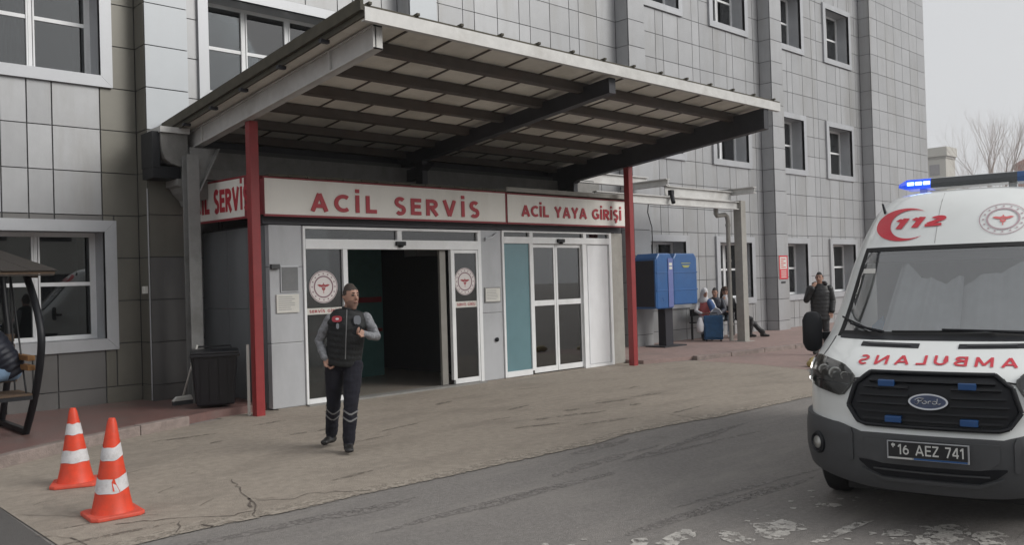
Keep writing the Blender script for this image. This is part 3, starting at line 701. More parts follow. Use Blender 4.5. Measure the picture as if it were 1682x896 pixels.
# round seals on the glass
def seal(parent, fn, rad, pale='seal_white', ring='seal_mauve', red='seal_red'):
    """disc with two rings, sixteen small marks and a winged staff; fn(x, y, layer) places a flat point"""
    def disc(r0, r1, lay, m, name, n=48):
        b = B(); vs = []
        for k in range(n):
            a = 2*math.pi*k/n; vs += [fn(r0*math.cos(a), r0*math.sin(a), lay), fn(r1*math.cos(a), r1*math.sin(a), lay)]
        b.add(vs, [(2*k, 2*((k+1) % n), 2*((k+1) % n)+1, 2*k+1) for k in range(n)]); b.build(name, m, parent)
    if pale: disc(.001, rad, 0, pale, 'disc')
    disc(rad*.93, rad*.97, 1, ring, 'ring'); disc(rad*.60, rad*.68, 1, ring, 'ring')
    b = B()
    for k in range(16):
        a = 2*math.pi*k/16+.0; cx, cy, s_ = rad*.80*math.cos(a), rad*.80*math.sin(a), rad*.065
        vs = [fn(cx+s_*(1 if j % 2 == 0 else .5)*math.cos(j*math.pi/5+a), cy+s_*(1 if j % 2 == 0 else .5)*math.sin(j*math.pi/5+a), 1) for j in range(10)]
        b.add(vs, [tuple(range(10))])
    b.build('seal_marks', ring, parent)
    b = B()
    def poly(pts): b.add([fn(x*rad, y*rad, 1) for x, y in pts], [tuple(range(len(pts)))])
    for s_ in (1, -1):
        poly([(0, .18), (.12*s_, .12), (.30*s_, .16), (.44*s_, .12), (.30*s_, .02), (.16*s_, -.02), (.06*s_, -.02)])
        poly([(.05*s_, -.03), (.14*s_, -.08), (.07*s_, -.22), (.02*s_, -.2)])
    poly([(-.025, .24), (.025, .24), (.02, -.40), (-.02, -.40)]); b.build('winged_staff', red, parent)
for x_, z_, rr_, yy, lab in ((6.935, 1.745, .245, YV+.012, 'large round health seal sticker on the glass behind the man'), (9.70, 1.765, .235, YV-.006, 'round health seal sticker on the door leaf beside the dark opening')):
    t = thing('seal_sticker', lab, 'sticker', (x_, yy, z_), group='round seals on the glass')
    seal(t, lambda a, b_, l: (a, -.002*l-.001, b_), rr_)
for x0, x1, z0, z1, s_, lab, yy in ((6.64, 7.26, 1.335, 1.43, 'SERVİS GİRİŞİ', 'white lettered strip below the seal on the fixed glass', YV+.012), (9.475, 9.955, 1.32, 1.425, 'SERVİS GİRİŞİ', 'white lettered strip below the seal on the door leaf', YV-.006)):
    t = thing('glass_strip', lab, 'sticker', (x0, yy, z0)); b = B(); b.box(0, x1-x0, -.003, 0, 0, z1-z0); b.build('backing', 'paper', t)
    wd, ht = x1-x0, z1-z0
    put_text('lettering', s_, lambda a, c: (wd*.07+a*wd*.86, -.0045, ht*.27+c*ht*.45), 'seal_red', t, t=.24, split=False)
# notices and boards on the front piers
def notice(lab, x0, x1, z0, z1, face, frame=None, lines=6, name='notice', y=None, cat='notice'):
    y = YV if y is None else y
    t = thing(name, lab, cat, (x0, y, z0)); wd, ht = x1-x0, z1-z0
    if frame:
        b = B(); b.box(-.02, wd+.02, -.02, -.001, -.02, ht+.02); b.build('frame', frame, t, bevel=.004)
    b = B(); b.box(0, wd, -.026, -.0005, 0, ht); b.build('sheet', face, t)
    if lines:
        b = B(); rnd = random.Random(int(x0*100))
        for k in range(lines):
            zz = ht*(.88-.8*k/lines); e = rnd.uniform(.6, .95); b.add([(wd*.08, -.0275, zz-ht*.03), (wd*e, -.0275, zz-ht*.03), (wd*e, -.0275, zz), (wd*.08, -.0275, zz)], [(0, 1, 2, 3)])
        b.build('print', 'print_grey', t)
    return t
notice('dark grey display board beside the wide doorway', 6.235, 6.49, 1.70, 2.045, 'board_grey', 'window_trim', 0, 'display_board', cat='board')
notice('white paper notice below the grey display board', 6.14, 6.50, 1.385, 1.65, 'paper', None, 7)
notice('white framed notice between the two doorways', 10.16, 10.50, 1.40, 1.63, 'paper', 'steel_grey', 7)
b = B(); b.box(6.06, 6.19, YV-.06, YV-.0005, 2.02, 2.09); tag(b.build('junction_box', 'bumper_plastic', bevel=.005), 'small dark box above the notices at the vestibule corner', 'box')
b = B(); b.bar((10.20, YV-.03, 2.50), (10.34, YV-.05, 2.54), .03, .03); b.bar((10.33, YV-.05, 2.535), (10.44, YV-.03, 2.60), .03, .03); b.box(10.18, 10.22, YV-.04, YV-.0005, 2.47, 2.53); tag(b.build('bracket', 'window_trim'), 'small bent grey bracket above the framed notice', 'bracket')
b = B(); b.lathe([(.0, 0), (.035, 0), (.04, .03), (.02, .05)], (0, 0, 0), 12); o = b.build('wall_button', 'black_plastic'); o.location = (10.40, YV-.0, .72); o.rotation_euler = (R(90), 0, 0); tag(o, 'round black knob low on the pier between the doorways', 'knob')

# ------------------------------------------------------------------ illuminated style sign boxes
def signbox(name, lab, x0, x1, z0, z1, text, tx0, tx1, tz0, tz1, yf=11.25, gap=.3):
    t = thing(name, lab, 'sign', (x0, yf, z0), group='red framed sign boxes above the doors'); wd, ht = x1-x0, z1-z0
    b = B(); b.box(0, wd, .012, .13, 0, ht); b.build('case', 'sign_red', t)
    e = .032; b = B(); b.box(-.006, wd+.006, -.01, .03, -e, 0); b.box(-.006, wd+.006, -.01, .03, ht, ht+e*.8); b.box(-.006, 0, -.01, .03, 0.0005, ht-.0005)
    b.box(wd-.02, wd+.006, -.008, .03, 0.0005, ht-.0005); b.build('rim', 'sign_red', t, bevel=.004)
    b = B(); b.box(.001, wd-.021, 0, .011, .0, ht); b.build('face', 'sign_face', t)
    put_text('lettering', text, lambda a, c: (tx0-x0+a*(tx1-tx0), -.009, tz0-z0+c*(tz1-tz0)), 'letter_red', t, gap=gap, t=.215, thick=.012)
    return t
signbox('entrance_sign', 'long cream sign box reading ACİL SERVİS over the wide doorway', 5.93, 10.60, 2.80, 3.31, 'ACİL SERVİS', 6.66, 9.95, 2.862, 3.13, gap=.33)
signbox('entrance_sign', 'cream sign box reading ACİL YAYA GİRİŞİ over the pedestrian door', 10.625, 13.95, 2.80, 3.30, 'ACİL YAYA GİRİŞİ', 10.97, 13.80, 2.915, 3.12, gap=.13)
t = thing('entrance_sign', 'cream sign box reading ACİL SERVİS on the side towards the pavement', 'sign', (5.93, 11.25, 2.80), R(5.1), group='red framed sign boxes above the doors')
b = B(); b.box(0, .10, .135, 2.34, 0, .56); b.build('case', 'sign_red', t)
b = B(); b.box(-.012, .01, .14, .50, 0.001, .559); b.box(-.012, .01, .135, 2.34, -.035, 0); b.box(-.012, .01, .135, 2.34, .56, .59); b.build('rim', 'sign_red', t, bevel=.003)
b = B(); b.box(-.008, -.001, .501, 2.34, 0, .559); b.build('face', 'sign_face', t)
put_text('lettering', 'ACİL SERVİS', lambda a, c: (-.013, 2.10-a*1.72, .10+c*.34), 'letter_red', t, t=.22, gap=.13, thick=.01)
b = B()
for k in range(26):
    x_ = 5.98+k*.31; b.box(x_, x_+.30, 11.20, 11.55, 3.335+.006*(k % 2), 3.365+.006*(k % 2))
tag(b.build('sign_cover_strip', 'roof_rust'), 'rusty sheet strip capping the two front sign boxes', 'cover strip')
b = B(); b.box(10.55, 13.96, 11.17, 11.199, 3.345, 3.42); tag(b.build('cover_plate', 'column_cement'), 'pale brown plate along the top of the second sign box', 'plate')

# ------------------------------------------------------------------ canopy
SL = .1006
def cz(y, z8): return z8-SL*(y-8.0)
can = thing('entrance_canopy', 'large sloping steel canopy jutting out over the entrance', 'canopy', (5.6, 13.2, 0))
def cb(b): b.v = [(x-5.6, y-13.2, z) for x, y, z in b.v]; return b
def rafter(x, y0, y1, ztop, h, wd, m, name='rafter', flange=True):
    b = B(); a0, a1 = cz(y0, ztop), cz(y1, ztop); tf = .018
    b.prism([(y0, a0-h), (y1, a1-h), (y1, a1), (y0, a0)], 'x', x-wd/2+.05 if flange else x-wd/2, x-wd/2+.065 if flange else x+wd/2)
    if flange:
        b.prism([(y0, a0-h), (y1, a1-h), (y1, a1-h+tf), (y0, a0-h+tf)], 'x', x-wd/2+.02, x+wd/2); b.prism([(y0, a0-tf), (y1, a1-tf), (y1, a1), (y0, a0)], 'x', x-wd/2+.02, x+wd/2)
        b.prism([(y0, a0-h), (y0+.015, a0-h-.001), (y0+.015, a0), (y0, a0)], 'x', x-wd/2+.022, x+wd/2-.001)
    return cb(b).build(name, m, can)
ZRB = 4.66        # underside of the roof sheet at Y = 8
rafter(5.62, 7.98, 13.1, 4.645, .27, .15, 'steel_pale')
for st in (8.9, 12.45, 13.0):
    b = B(); b.box(5.563, 5.593, st-.02, st+.02, cz(st, 4.38), cz(st, 4.63)); cb(b).build('stiffener', 'steel_pale', can)
rafter(9.62, 7.93, 13.1, 4.60, .22, .14, 'steel_dark', flange=False)
rafter(13.62, 7.82, 13.1, 4.60, .36, .15, 'steel_dark', flange=False)
PUR = [8.47, 9.31, 10.17, 11.03, 11.95, 12.8]
for y in PUR:
    b = B(); z_ = cz(y, ZRB)
    b.prism([(y-.05, z_-.13), (y+.05, z_-.14), (y+.05, z_-.01), (y-.05, z_)], 'x', 5.70, 13.93); cb(b).build('purlin', 'purlin', can)
# roof sheets with their seams
k = 0; x = 5.40
while x < 14.0:
    x1 = min(x+.65, 14.04)
    b = B(); b.prism([(7.86, cz(7.86, ZRB)+.004), (13.15, cz(13.15, ZRB)+.004), (13.15, cz(13.15, ZRB)+.03), (7.86, cz(7.86, ZRB)+.03)], 'x', x+.012, x1-.012)
    cb(b).build('roof_sheet', 'roof_under', can)
    if x > 5.5:
        b = B(); b.prism([(7.86, cz(7.86, ZRB)-.012), (13.15, cz(13.15, ZRB)-.012), (13.15, cz(13.15, ZRB)+.015), (7.86, cz(7.86, ZRB)+.015)], 'x', x-.0125, x+.0125); cb(b).build('seam', 'purlin', can)
    x += .65
b = B(); b.prism([(7.80, cz(7.8, ZRB)+.035), (13.2, cz(13.2, ZRB)+.035), (13.2, cz(13.2, ZRB)+.10), (7.80, cz(7.8, ZRB)+.10)], 'x', 5.33, 14.06); cb(b).build('roof_deck', 'roof_rust', can)
b = B()
for k in range(14):                                   # upstanding ribs of the upper sheet
    xx = 5.40+k*.65; b.prism([(7.77, cz(7.77, ZRB)+.10), (13.2, cz(13.2, ZRB)+.10), (13.2, cz(13.2, ZRB)+.128), (7.77, cz(7.77, ZRB)+.128)], 'x', xx-.02, xx+.02)
tag(cb(b).build('roof_ribs', 'roof_rust', can), kind='stuff')
b = B(); z_ = cz(7.8, ZRB)
b.box(5.34, 14.06, 7.79, 7.80, z_-.075, z_+.075); b.box(5.34, 14.06, 7.80, 7.86, z_-.075, z_-.06); cb(b).build('eaves_gutter', 'steel_pale', can)
b = B(); b.prism([(7.80, cz(7.8, ZRB)-.03), (13.2, cz(13.2, ZRB)-.03), (13.2, cz(13.2, ZRB)+.034), (7.80, cz(7.8, ZRB)+.034)], 'x', 5.335, 5.36); b.prism([(7.80, cz(7.8, ZRB)+.034), (13.2, cz(13.2, ZRB)+.034), (13.2, cz(13.2, ZRB)+.17), (7.80, cz(7.8, ZRB)+.17)], 'x', 5.29, 5.33); cb(b).build('verge_strip', 'roof_rust', can)
for y in (8.6, 9.6, 10.6, 11.5, 12.4):
    b = B(); b.box(5.29, 5.40, y, y+.06, cz(y, ZRB)-.06, cz(y, ZRB)-.02); cb(b).build('clip', 'steel_dark', can)
# brackets under the two dark rafters
for x in (9.62, 13.62):
    b = B(); b.box(x-.06, x+.06, 12.3, 12.5, 3.37, cz(12.4, 4.4)); b.prism([(12.1, cz(12.1, 4.3)), (12.9, cz(12.9, 4.3)), (12.9, 3.62), (12.55, 3.62)], 'x', x-.07, x+.07); cb(b).build('bracket', 'steel_dark', can)
# posts
b = B(); b.box(-.065, .065, -.065, .065, -.02, cz(11.13, 4.375)); t = b.build('canopy_post', 'red_paint', bevel=.008); t.location = (5.70, 11.13, 0); tag(t, 'red square post at the vestibule corner beside the bin', 'post')
b = B(); b.box(-.065, .065, -.065, .065, -.02, 4.02); t = b.build('canopy_post', 'red_paint', bevel=.008); t.location = (13.66, 10.93, 0); tag(t, 'red square post before the second sign box near the phone booth', 'post')
b = B(); b.box(5.60, 5.625, 11.22, 11.26, .0, .98); tag(b.build('wooden_batten', 'paper'), 'thin cream batten standing behind the red post by the bin', 'batten')
# grey post with haunch by the pier
t = thing('steel_post', 'weathered grey post under the inner canopy corner behind the bin', 'post', (5.42, 12.50, 0))
b = B(); b.box(-.09, .09, -.09, -.075, .1, 3.74); b.box(-.09, .09, .075, .09, .1, 3.74); b.box(-.012, .012, -.075, .075, .1, 3.74); b.build('shaft', 'steel_grey', t)
b = B(); b.prism([(.0, 3.2), (.10, 3.2), (.42, 3.86), (.0, 3.86)], 'x', -.02, .0); b.prism([(.1, 3.2), (.42, 3.86), (.40, 3.86), (.085, 3.215)], 'x', -.10, .10); b.v = [(y*1.0, -x, z) for x, y, z in b.v]; b.build('haunch', 'steel_grey', t)
# cornice beam behind the canopy, with its moulded ends
t = thing('cornice_beam', 'grey moulded cornice running along the wall above the sign boxes', 'beam', (5.3, 12.9, 3.4))
def tb(b, o): b.v = [(x-o[0], y-o[1], z-o[2]) for x, y, z in b.v]; return b
O_ = (5.3, 12.9, 3.4)
b = B(); b.box(5.42, 14.9, 12.75, 13.25, 3.60, 3.86); tb(b, O_).build('upper_board', 'cement', t)
b = B(); b.box(5.42, 14.0, 13.02, 13.19, 3.955, 4.15); tb(b, O_).build('flashing', 'steel_dark', t)
b = B(); b.box(5.40, 14.9, 12.66, 13.25, 3.42, 3.585); tb(b, O_).build('lower_board', 'cement', t)
b = B(); b.box(5.42, 14.9, 12.8, 13.2, 3.586, 3.599); b.box(5.42, 14.9, 12.9, 13.2, 3.861, 3.95); tb(b, O_).build('shadow_gap', 'joint', t)
b = B(); b.prism([(5.08, 4.08), (5.48, 4.08), (5.48, 3.60), (5.34, 3.60), (5.22, 3.64), (5.14, 3.70), (5.10, 3.80), (5.08, 3.95)], 'y', 12.72, 13.18); tb(b, O_).build('corbel', 'cement', t)
b = B(); b.box(5.06, 5.50, 12.68, 13.18, 4.085, 4.17); tb(b, O_).build('cap', 'steel_pale', t)
b = B(); b.prism([(5.32, 3.415), (5.95, 3.415), (5.92, 3.25), (5.75, 3.12), (5.62, 3.10), (5.60, 3.04), (5.55, 3.04), (5.52, 3.12), (5.42, 3.22), (5.38, 3.30), (5.32, 3.32)], 'y', 12.74, 13.18); tb(b, O_).build('corbel', 'cement', t)
b = B(); b.box(4.97, 5.079, 12.76, 13.19, 3.58, 4.10); b.box(4.98, 5.39, 12.78, 13.19, 3.42, 3.595); tb(b, O_).build('lining', 'black_plastic', t)

# ------------------------------------------------------------------ white pergola frame to the right
t = thing('pergola_frame', 'pale steel frame reaching from the canopy to a square column', 'pergola', (19.3, 11.9, 0)); O_ = (19.3, 11.9, 0)
def ibeam(b, p, q, h, wd, tf=.02):
    p, q = Vector(p), Vector(q); b.bar(p, q, .02, h); u = Vector((0, 0, h/2-tf/2)); b.bar(p+u, q+u, wd, tf); b.bar(p-u, q-u, wd, tf)
b = B(); ibeam(b, (13.75, 11.9, 3.475), (19.28, 11.9, 3.475), .20, .12); tb(b, O_).build('lower_beam', 'steel_pale', t)
b = B(); ibeam(b, (16.32, 12.0, 3.71), (19.05, 12.0, 3.71), .24, .13); tb(b, O_).build('upper_beam', 'steel_pale', t)
b = B(); ibeam(b, (13.9, 12.95, 4.03), (16.9, 12.95, 4.03), .25, .13); tb(b, O_).build('rear_beam', 'steel_pale', t)
for x, y0, y1, z_ in ((16.25, 11.85, 13.2, 3.90), (19.12, 11.35, 12.5, 3.82)):
    b = B(); ibeam(b, (x, y0, z_), (x, y1, z_), .16, .14); tb(b, O_).build('cross_beam', 'steel_pale', t)
b = B(); b.box(19.19, 19.41, 11.80, 12.02, .05, 3.60); b.box(19.1, 19.5, 11.71, 12.1, .05, .07); tb(b, O_).build('column', 'column_cement', t, bevel=.006)
b = B(); b.tube([(18.55, 12.12, 3.42), (18.55, 12.12, 3.27), (18.60, 12.12, 3.22), (18.95, 12.12, 3.26), (19.04, 12.12, 3.22), (19.08, 12.12, 3.10), (19.08, 12.12, .08)], .055, 10)
for z_ in (3.0, 2.1, 1.2, .5): b.lathe([(.067, -.03), (.067, .03)], (19.08, 12.12, z_), 12)
tag(b.build('drain_pipe', 'column_cement', smooth='auto'), 'beige drain pipe with an elbow running down beside the pergola column', 'pipe')
b = B(); b.tube([(16.35, 11.83, 3.60), (16.28, 11.74, 3.42)], .05, 10); b.box(16.30, 16.40, 11.80, 11.9, 3.60, 3.72); tag(b.build('security_camera', 'black_plastic', smooth='auto'), 'small black camera under the pergola beam', 'camera')
b = B(); pts = [(16.5, 12.6, 3.6), (16.7, 12.8, 3.3), (16.95, 12.9, 3.02), (16.98, 12.9, 2.95), (16.98, 12.9, 2.2)]; b.tube(pts, .012, 6); tag(b.build('hanging_cable', 'cable'), 'thin dark cable hanging down to the phone booth', 'cable')
b = B(); b.box(4.972, 4.9995, 0, 0, 0, 0); 
b = B(); b.tube([(5.045, 13.19, .12), (5.045, 13.19, 3.3)], .010, 6); tag(b.build('wall_conduit', 'window_trim'), 'thin pale conduit running down the edge of the left pier', 'conduit')
b = B(); b.box(4.99, 5.055, 13.28, 13.36, 1.72, 1.83); tag(b.build('socket_box', 'paper', bevel=.004), 'tiny white socket beside the conduit on the left pier', 'socket')

# ------------------------------------------------------------------ ambulance
ZB = [.20,.30,.40,.55,.68,.74,.90,1.06,1.12,1.20,1.28,1.345,2.06,2.25,2.40,2.50,2.57,2.61]
B0 = [.16,.07,.02,.0,.0,.04,.07,.12,.19,.36,.56,.74,1.45,1.62,1.78,1.94,2.12,2.45]
WZ = [.88,.92,.95,.97,.97,.97,.97,.97,.97,.965,.955,.945,.83,.775,.72,.65,.56,.40]
BZ = [.75,.75,.75,.75,.75,.75,.72,.68,.66,.62,.58,.55,.50,.50,.48,.45,.40,.30]
def sm_interp(z, X, Y):
    """monotone smooth interpolation"""
    z = min(max(z, X[0]), X[-1])
    i = max(0, min(len(X)-2, int(np.searchsorted(X, z))-1)); h = X[i+1]-X[i]; d = (Y[i+1]-Y[i])/h
    dl = (Y[i]-Y[i-1])/(X[i]-X[i-1]) if i else d; dr = (Y[i+2]-Y[i+1])/(X[i+2]-X[i+1]) if i < len(X)-2 else d
    m0 = 0 if dl*d <= 0 else 2*dl*d/(dl+d); m1 = 0 if dr*d <= 0 else 2*dr*d/(dr+d); s_ = (z-X[i])/h
    return (2*s_**3-3*s_**2+1)*Y[i]+(s_**3-2*s_**2+s_)*h*m0+(-2*s_**3+3*s_**2)*Y[i+1]+(s_**3-s_**2)*h*m1
def ST(t, z, off=0.):
    """front skin of the van: t across (-1..1, beyond 1 it runs back along the side by |t|-1 metres)"""
    def f(t, z):
        b0 = sm_interp(z, ZB, B0); wd = sm_interp(z, ZB, WZ); BB = sm_interp(z, ZB, BZ); a = min(abs(t), 1)
        b = b0+BB*(1-(1-a**2.6)**(1/2.2)); u = a*wd
        if abs(t) > 1: b += abs(t)-1; wd2 = .97 if z < 1.3 else max(wd, .80-.0*(z)); u = wd+(wd2-wd)*min(1, (abs(t)-1)/1.5)
        return Vector((math.copysign(u, t), b, z))
    p = f(t, z)
    if off:
        e = .004; tt = t if abs(abs(t)-1) > .006 else math.copysign(1.008, t)
        du = f(tt+e, z)-f(tt-e, z); dz = f(t, min(z+e, 2.609))-f(t, z-e); n = du.cross(dz)
        if n.length > 1e-9: n.normalize(); p = p+n*off
    return p
def SU(u, z, off=0.):
    return ST(u/sm_interp(z, ZB, WZ), z, off)
rh = Vector((fwv.y, -fwv.x, 0)).normalized(); fh = Vector((fwv.x, fwv.y, 0)).normalized()
A_ang = math.atan2(rh.y, rh.x)-R(34); ud = Vector((math.cos(A_ang), math.sin(A_ang), 0))
A_org = rh*2.747+fh*5.678-ud*.0583; A_org.z = -.010
amb = thing('ambulance', 'white high roofed ambulance with its blue roof light lit, seen from the front', 'ambulance', A_org, A_ang, scale=.94)
TS = [0, .08, .16, .24, .32, .4, .48, .56, .64, .70, .76, .81, .86, .90, .93, .955, .975, .99, 1.0]
WS_T = .86
side_t = [1.04, 1.12, 1.28, 1.45, 1.62]
TT = [-x for x in reversed(TS+side_t)]+[x for x in TS+side_t if x > 0]
zl = [.40, .41, .42, .48, .55, .62, .68, .74, .80, .88, .96, 1.03, 1.08, 1.12, 1.16, 1.20, 1.24, 1.28, 1.315, 1.345, 1.40, 1.48, 1.56, 1.66, 1.76, 1.86, 1.96, 2.02, 2.06, 2.10, 2.16, 2.22, 2.28, 2.34, 2.40, 2.45, 2.50, 2.54, 2.57, 2.59, 2.60, 2.61]
b = B()
TTr = [-99]+TT+[99]
def body_pt(t, z):
    if abs(t) == 99:
        p = ST(math.copysign(2.6, t), z); return Vector((p.x, 5.6, z))
    return ST(t, z)
for z in zl:
    for t_ in TTr: b.v.append(tuple(body_pt(t_, z)))
nT = len(TTr)
for i in range(len(zl)-1):
    zm = (zl[i]+zl[i+1])/2
    for j in range(nT-1):
        ta, tb_ = TTr[j], TTr[j+1]; tm = (ta+tb_)/2 if abs(ta) < 9 and abs(tb_) < 9 else 9
        if 1.345 < zm < 2.06 and abs(tm) < WS_T: continue
        if zm < .78 and 1.0 < abs(tm) < 1.62: continue
        b.f.append((i*nT+j, i*nT+j+1, (i+1)*nT+j+1, (i+1)*nT+j))
top = (len(zl)-1)*nT
b.v.append((0, 3.0, 2.64)); b.v.append((0, 5.6, 2.64)); c0, c1 = len(b.v)-2, len(b.v)-1
for j in range(nT-1): b.f.append((top+j, top+j+1, c0 if abs(TTr[j]) < 9 and abs(TTr[j+1]) < 9 else c1))
b.f.append((top, c1, c0)) ; b.f.append((c0, c1, top+nT-1)) if False else None
rear = [i*nT for i in range(len(zl))]+[c1]+[i*nT+nT-1 for i in reversed(range(len(zl)))]
b.f.append(tuple(rear))
b.build('body', 'ambulance_white', amb, smooth='auto')
b = B(); b.box(-.93, .93, .75, 5.55, .24, .34); b.box(-.62, .62, .3, 1.6, .22, .9); b.build('underbody', 'black_rubber', amb)

def patch(name, cols, m, off, parent=amb, skirt=.02, rows=8, use_t=False, smooth='auto'):
    """cols: list of (u or t, zlow, zhigh); grid laid on the skin at distance off with edges turned back to the skin"""
    b = B(); f = ST if use_t else SU; n = rows+1
    for c in cols:
        for r_ in range(n): b.v.append(tuple(f(c[0], c[1]+(c[2]-c[1])*r_/rows, off)))
    for i in range(len(cols)-1):
        for r_ in range(rows): b.f.append((i*n+r_, (i+1)*n+r_, (i+1)*n+r_+1, i*n+r_+1))
    loop = [i*n for i in range(len(cols))]+[(len(cols)-1)*n+r_ for r_ in range(1, n)]+[i*n+rows for i in reversed(range(len(cols)-1))]+[r_ for r_ in reversed(range(1, rows))]
    par = [(cols[i][0], cols[i][1]) for i in range(len(cols))]+[(cols[-1][0], cols[-1][1]+(cols[-1][2]-cols[-1][1])*r_/rows) for r_ in range(1, n)]+[(cols[i][0], cols[i][2]) for i in reversed(range(len(cols)-1))]+[(cols[0][0], cols[0][1]+(cols[0][2]-cols[0][1])*r_/rows) for r_ in reversed(range(1, rows))]
    base = len(b.v)
    for (uu, zz) in par: b.v.append(tuple(f(uu, zz, off-skirt)))
    L_ = len(loop)
    for k in range(L_): b.f.append((loop[k], base+k, base+(k+1) % L_, loop[(k+1) % L_]))
    return b.build(name, m, parent, smooth=smooth)
def lerp_cols(pts, n=3):
    out = []
    for i in range(len(pts)-1):
        for k in range(n): out.append(tuple(pts[i][q]+(pts[i+1][q]-pts[i][q])*k/n for q in range(3)))
    return out+[pts[-1]]
def sym(pts): return [(-p[0], p[1], p[2]) for p in reversed(pts) if p[0] > 0]+list(pts)
# bumper
bc = sym([(0, .31, .692), (.3, .31, .692), (.46, .315, .69), (.55, .325, .705), (.64, .335, .728), (.76, .35, .745), (.86, .365, .752), (.93, .38, .757), (.965, .39, .76), (.985, .395, .762), (1.0, .40, .765), (1.05, .41, .765)])
def tz(c, z):  return c
bump = patch('bumper', [(c[0], c[1], c[2]) for c in lerp_cols(bc, 2)], 'bumper_plastic', .035, use_t=True, skirt=.05, rows=12)
patch('number_plate_recess', sym([(0, .50, .675), (.30, .50, .675), (.36, .51, .675), (.42, .56, .67)]), 'bumper_plastic', .045, bump, skirt=.02, rows=3)
patch('air_intake', lerp_cols(sym([(0, .41, .495), (.30, .41, .50), (.40, .45, .51), (.46, .50, .512)]), 3), 'grille_black', .040, bump, skirt=.02, rows=4)
patch('lip', lerp_cols(sym([(0, .385, .405), (.30, .385, .405), (.44, .44, .455)]), 3), 'bumper_plastic', .055, bump, skirt=.03, rows=2)
patch('intake_slat', lerp_cols(sym([(0, .455, .463), (.36, .457, .465)]), 3), 'bumper_plastic', .052, bump, skirt=.02, rows=1)
for s_ in (-1, 1):
    b = B(); c = SU(.785*s_, .565, .045); nn = (SU(.785*s_, .565, .1)-c).normalized(); q = nn.to_track_quat('Z', 'Y')
    bb = B(); bb.lathe([(.085, -.03), (.085, .0), (.07, .012), (.062, 0)], (0, 0, 0), 20); bb.v = [tuple(c+q@Vector(v)) for v in bb.v]; fo = bb.build('fog_light', 'black_plastic', bump, smooth='auto')
    bb = B(); bb.lathe([(.0, .012), (.045, .008), (.055, -.01)], (0, 0, 0), 16); bb.v = [tuple(c+q@Vector(v)) for v in bb.v]; bb.build('lens', 'headlamp_lens', fo, smooth=True)
    patch('crease', [(.50*s_, .50, .68), (.52*s_, .49, .70), (.535*s_, .49, .70)][::s_], 'bumper_plastic', .047, bump, skirt=.03, rows=4)
# number plate
pc = SU(0, .60, .06); pl = thing('number_plate', None, None); del_ = pl
pl.parent = amb; pl.location = (0, pc.y-.035, .61); pl.scale = (.95, 1, .95)
b = B(); b.box(-.272, .272, .0, .012, -.068, .066); b.build('plate_holder', 'window_trim', pl, bevel=.003)
b = B(); b.box(-.262, .262, -.006, -.0005, -.050, .060); b.build('plate_face', 'plate_black', pl)
put_text('plate_lettering', '16 AEZ 741', lambda a, c: (-.195+a*.435, -.008, -.030+c*.076), 'plate_white', pl, t=.15, gap=.14)
b = B(); b.box(-.240, -.215, -.008, -.0062, .030, .045); b.box(-.232, -.225, -.008, -.0062, .018, .05); b.build('plate_mark', 'plate_white', pl)
b = B(); b.box(-.09, .26, -.0072, -.001, -.063, -.052); b.build('plate_strip', 'plate_blue', pl); b = B(); b.box(-.262, -.10, -.0072, -.001, -.063, -.052); b.build('plate_strip', 'plate_white', pl)
# grille
gc = sym([(0, .75, 1.098), (.30, .75, 1.10), (.41, .75, 1.095), (.455, .758, 1.085), (.485, .78, 1.05), (.515, .80, .97), (.535, .84, .90)])
gr = patch('grille', lerp_cols(gc, 2), 'grille_black', .022, skirt=.04, rows=10)
def fr_z(z):  # half width of the opening at height z
    if z < .80: return .44+(z-.735)/.065*.06
    if z < .87: return .50+.01
    return .51-(z-.87)/.21*.085
for k, (z_, hw) in enumerate(((.795, .44), (.85, .47), (.905, .475), (.96, .46), (1.015, .435), (1.055, .40))):
    for s_ in (-1, 1):
        a, e = (.0 if k in (0, 1, 5) else .135), hw
        cols = [(a+(e-a)*q/8, z_-.007, z_+.008) for q in range(9)]
        if s_ < 0: cols = [(-c[0], c[1], c[2]) for c in reversed(cols)]
        patch('grille_bar', cols, 'black_plastic', .052, gr, skirt=.035, rows=2)
# rim of the grille
for (pa, pb_) in (((-.40, 1.10), (.40, 1.10)), ((.40, 1.10), (.50, 1.03)), ((.50, 1.03), (.545, .875)), ((.545, .875), (.475, .768)), ((.475, .768), (.42, .75)), ((.42, .75), (-.42, .75)), ((-.42, .75), (-.475, .768)), ((-.475, .768), (-.545, .875)), ((-.545, .875), (-.50, 1.03)), ((-.50, 1.03), (-.40, 1.10))):
    b = B(); b.tube([SU(pa[0]+(pb_[0]-pa[0])*q/10, pa[1]+(pb_[1]-pa[1])*q/10, .032) for q in range(11)], .016, 8); b.build('grille_rim', 'black_plastic', gr, smooth='auto')
for u_, z_ in ((-.275, 1.035), (.235, 1.03), (-.225, .80), (.245, .80)):
    b = B(); c = SU(u_, z_, .06); b.box(c.x-.055, c.x+.055, c.y-.012, c.y+.05, c.z-.024, c.z+.022); g = b.build('strobe_light', 'lamp_blue', gr, bevel=.006)
    b = B(); b.box(c.x-.075, c.x+.075, c.y+.01, c.y+.04, c.z-.042, c.z-.031); b.build('strobe_mount', 'black_plastic', g)
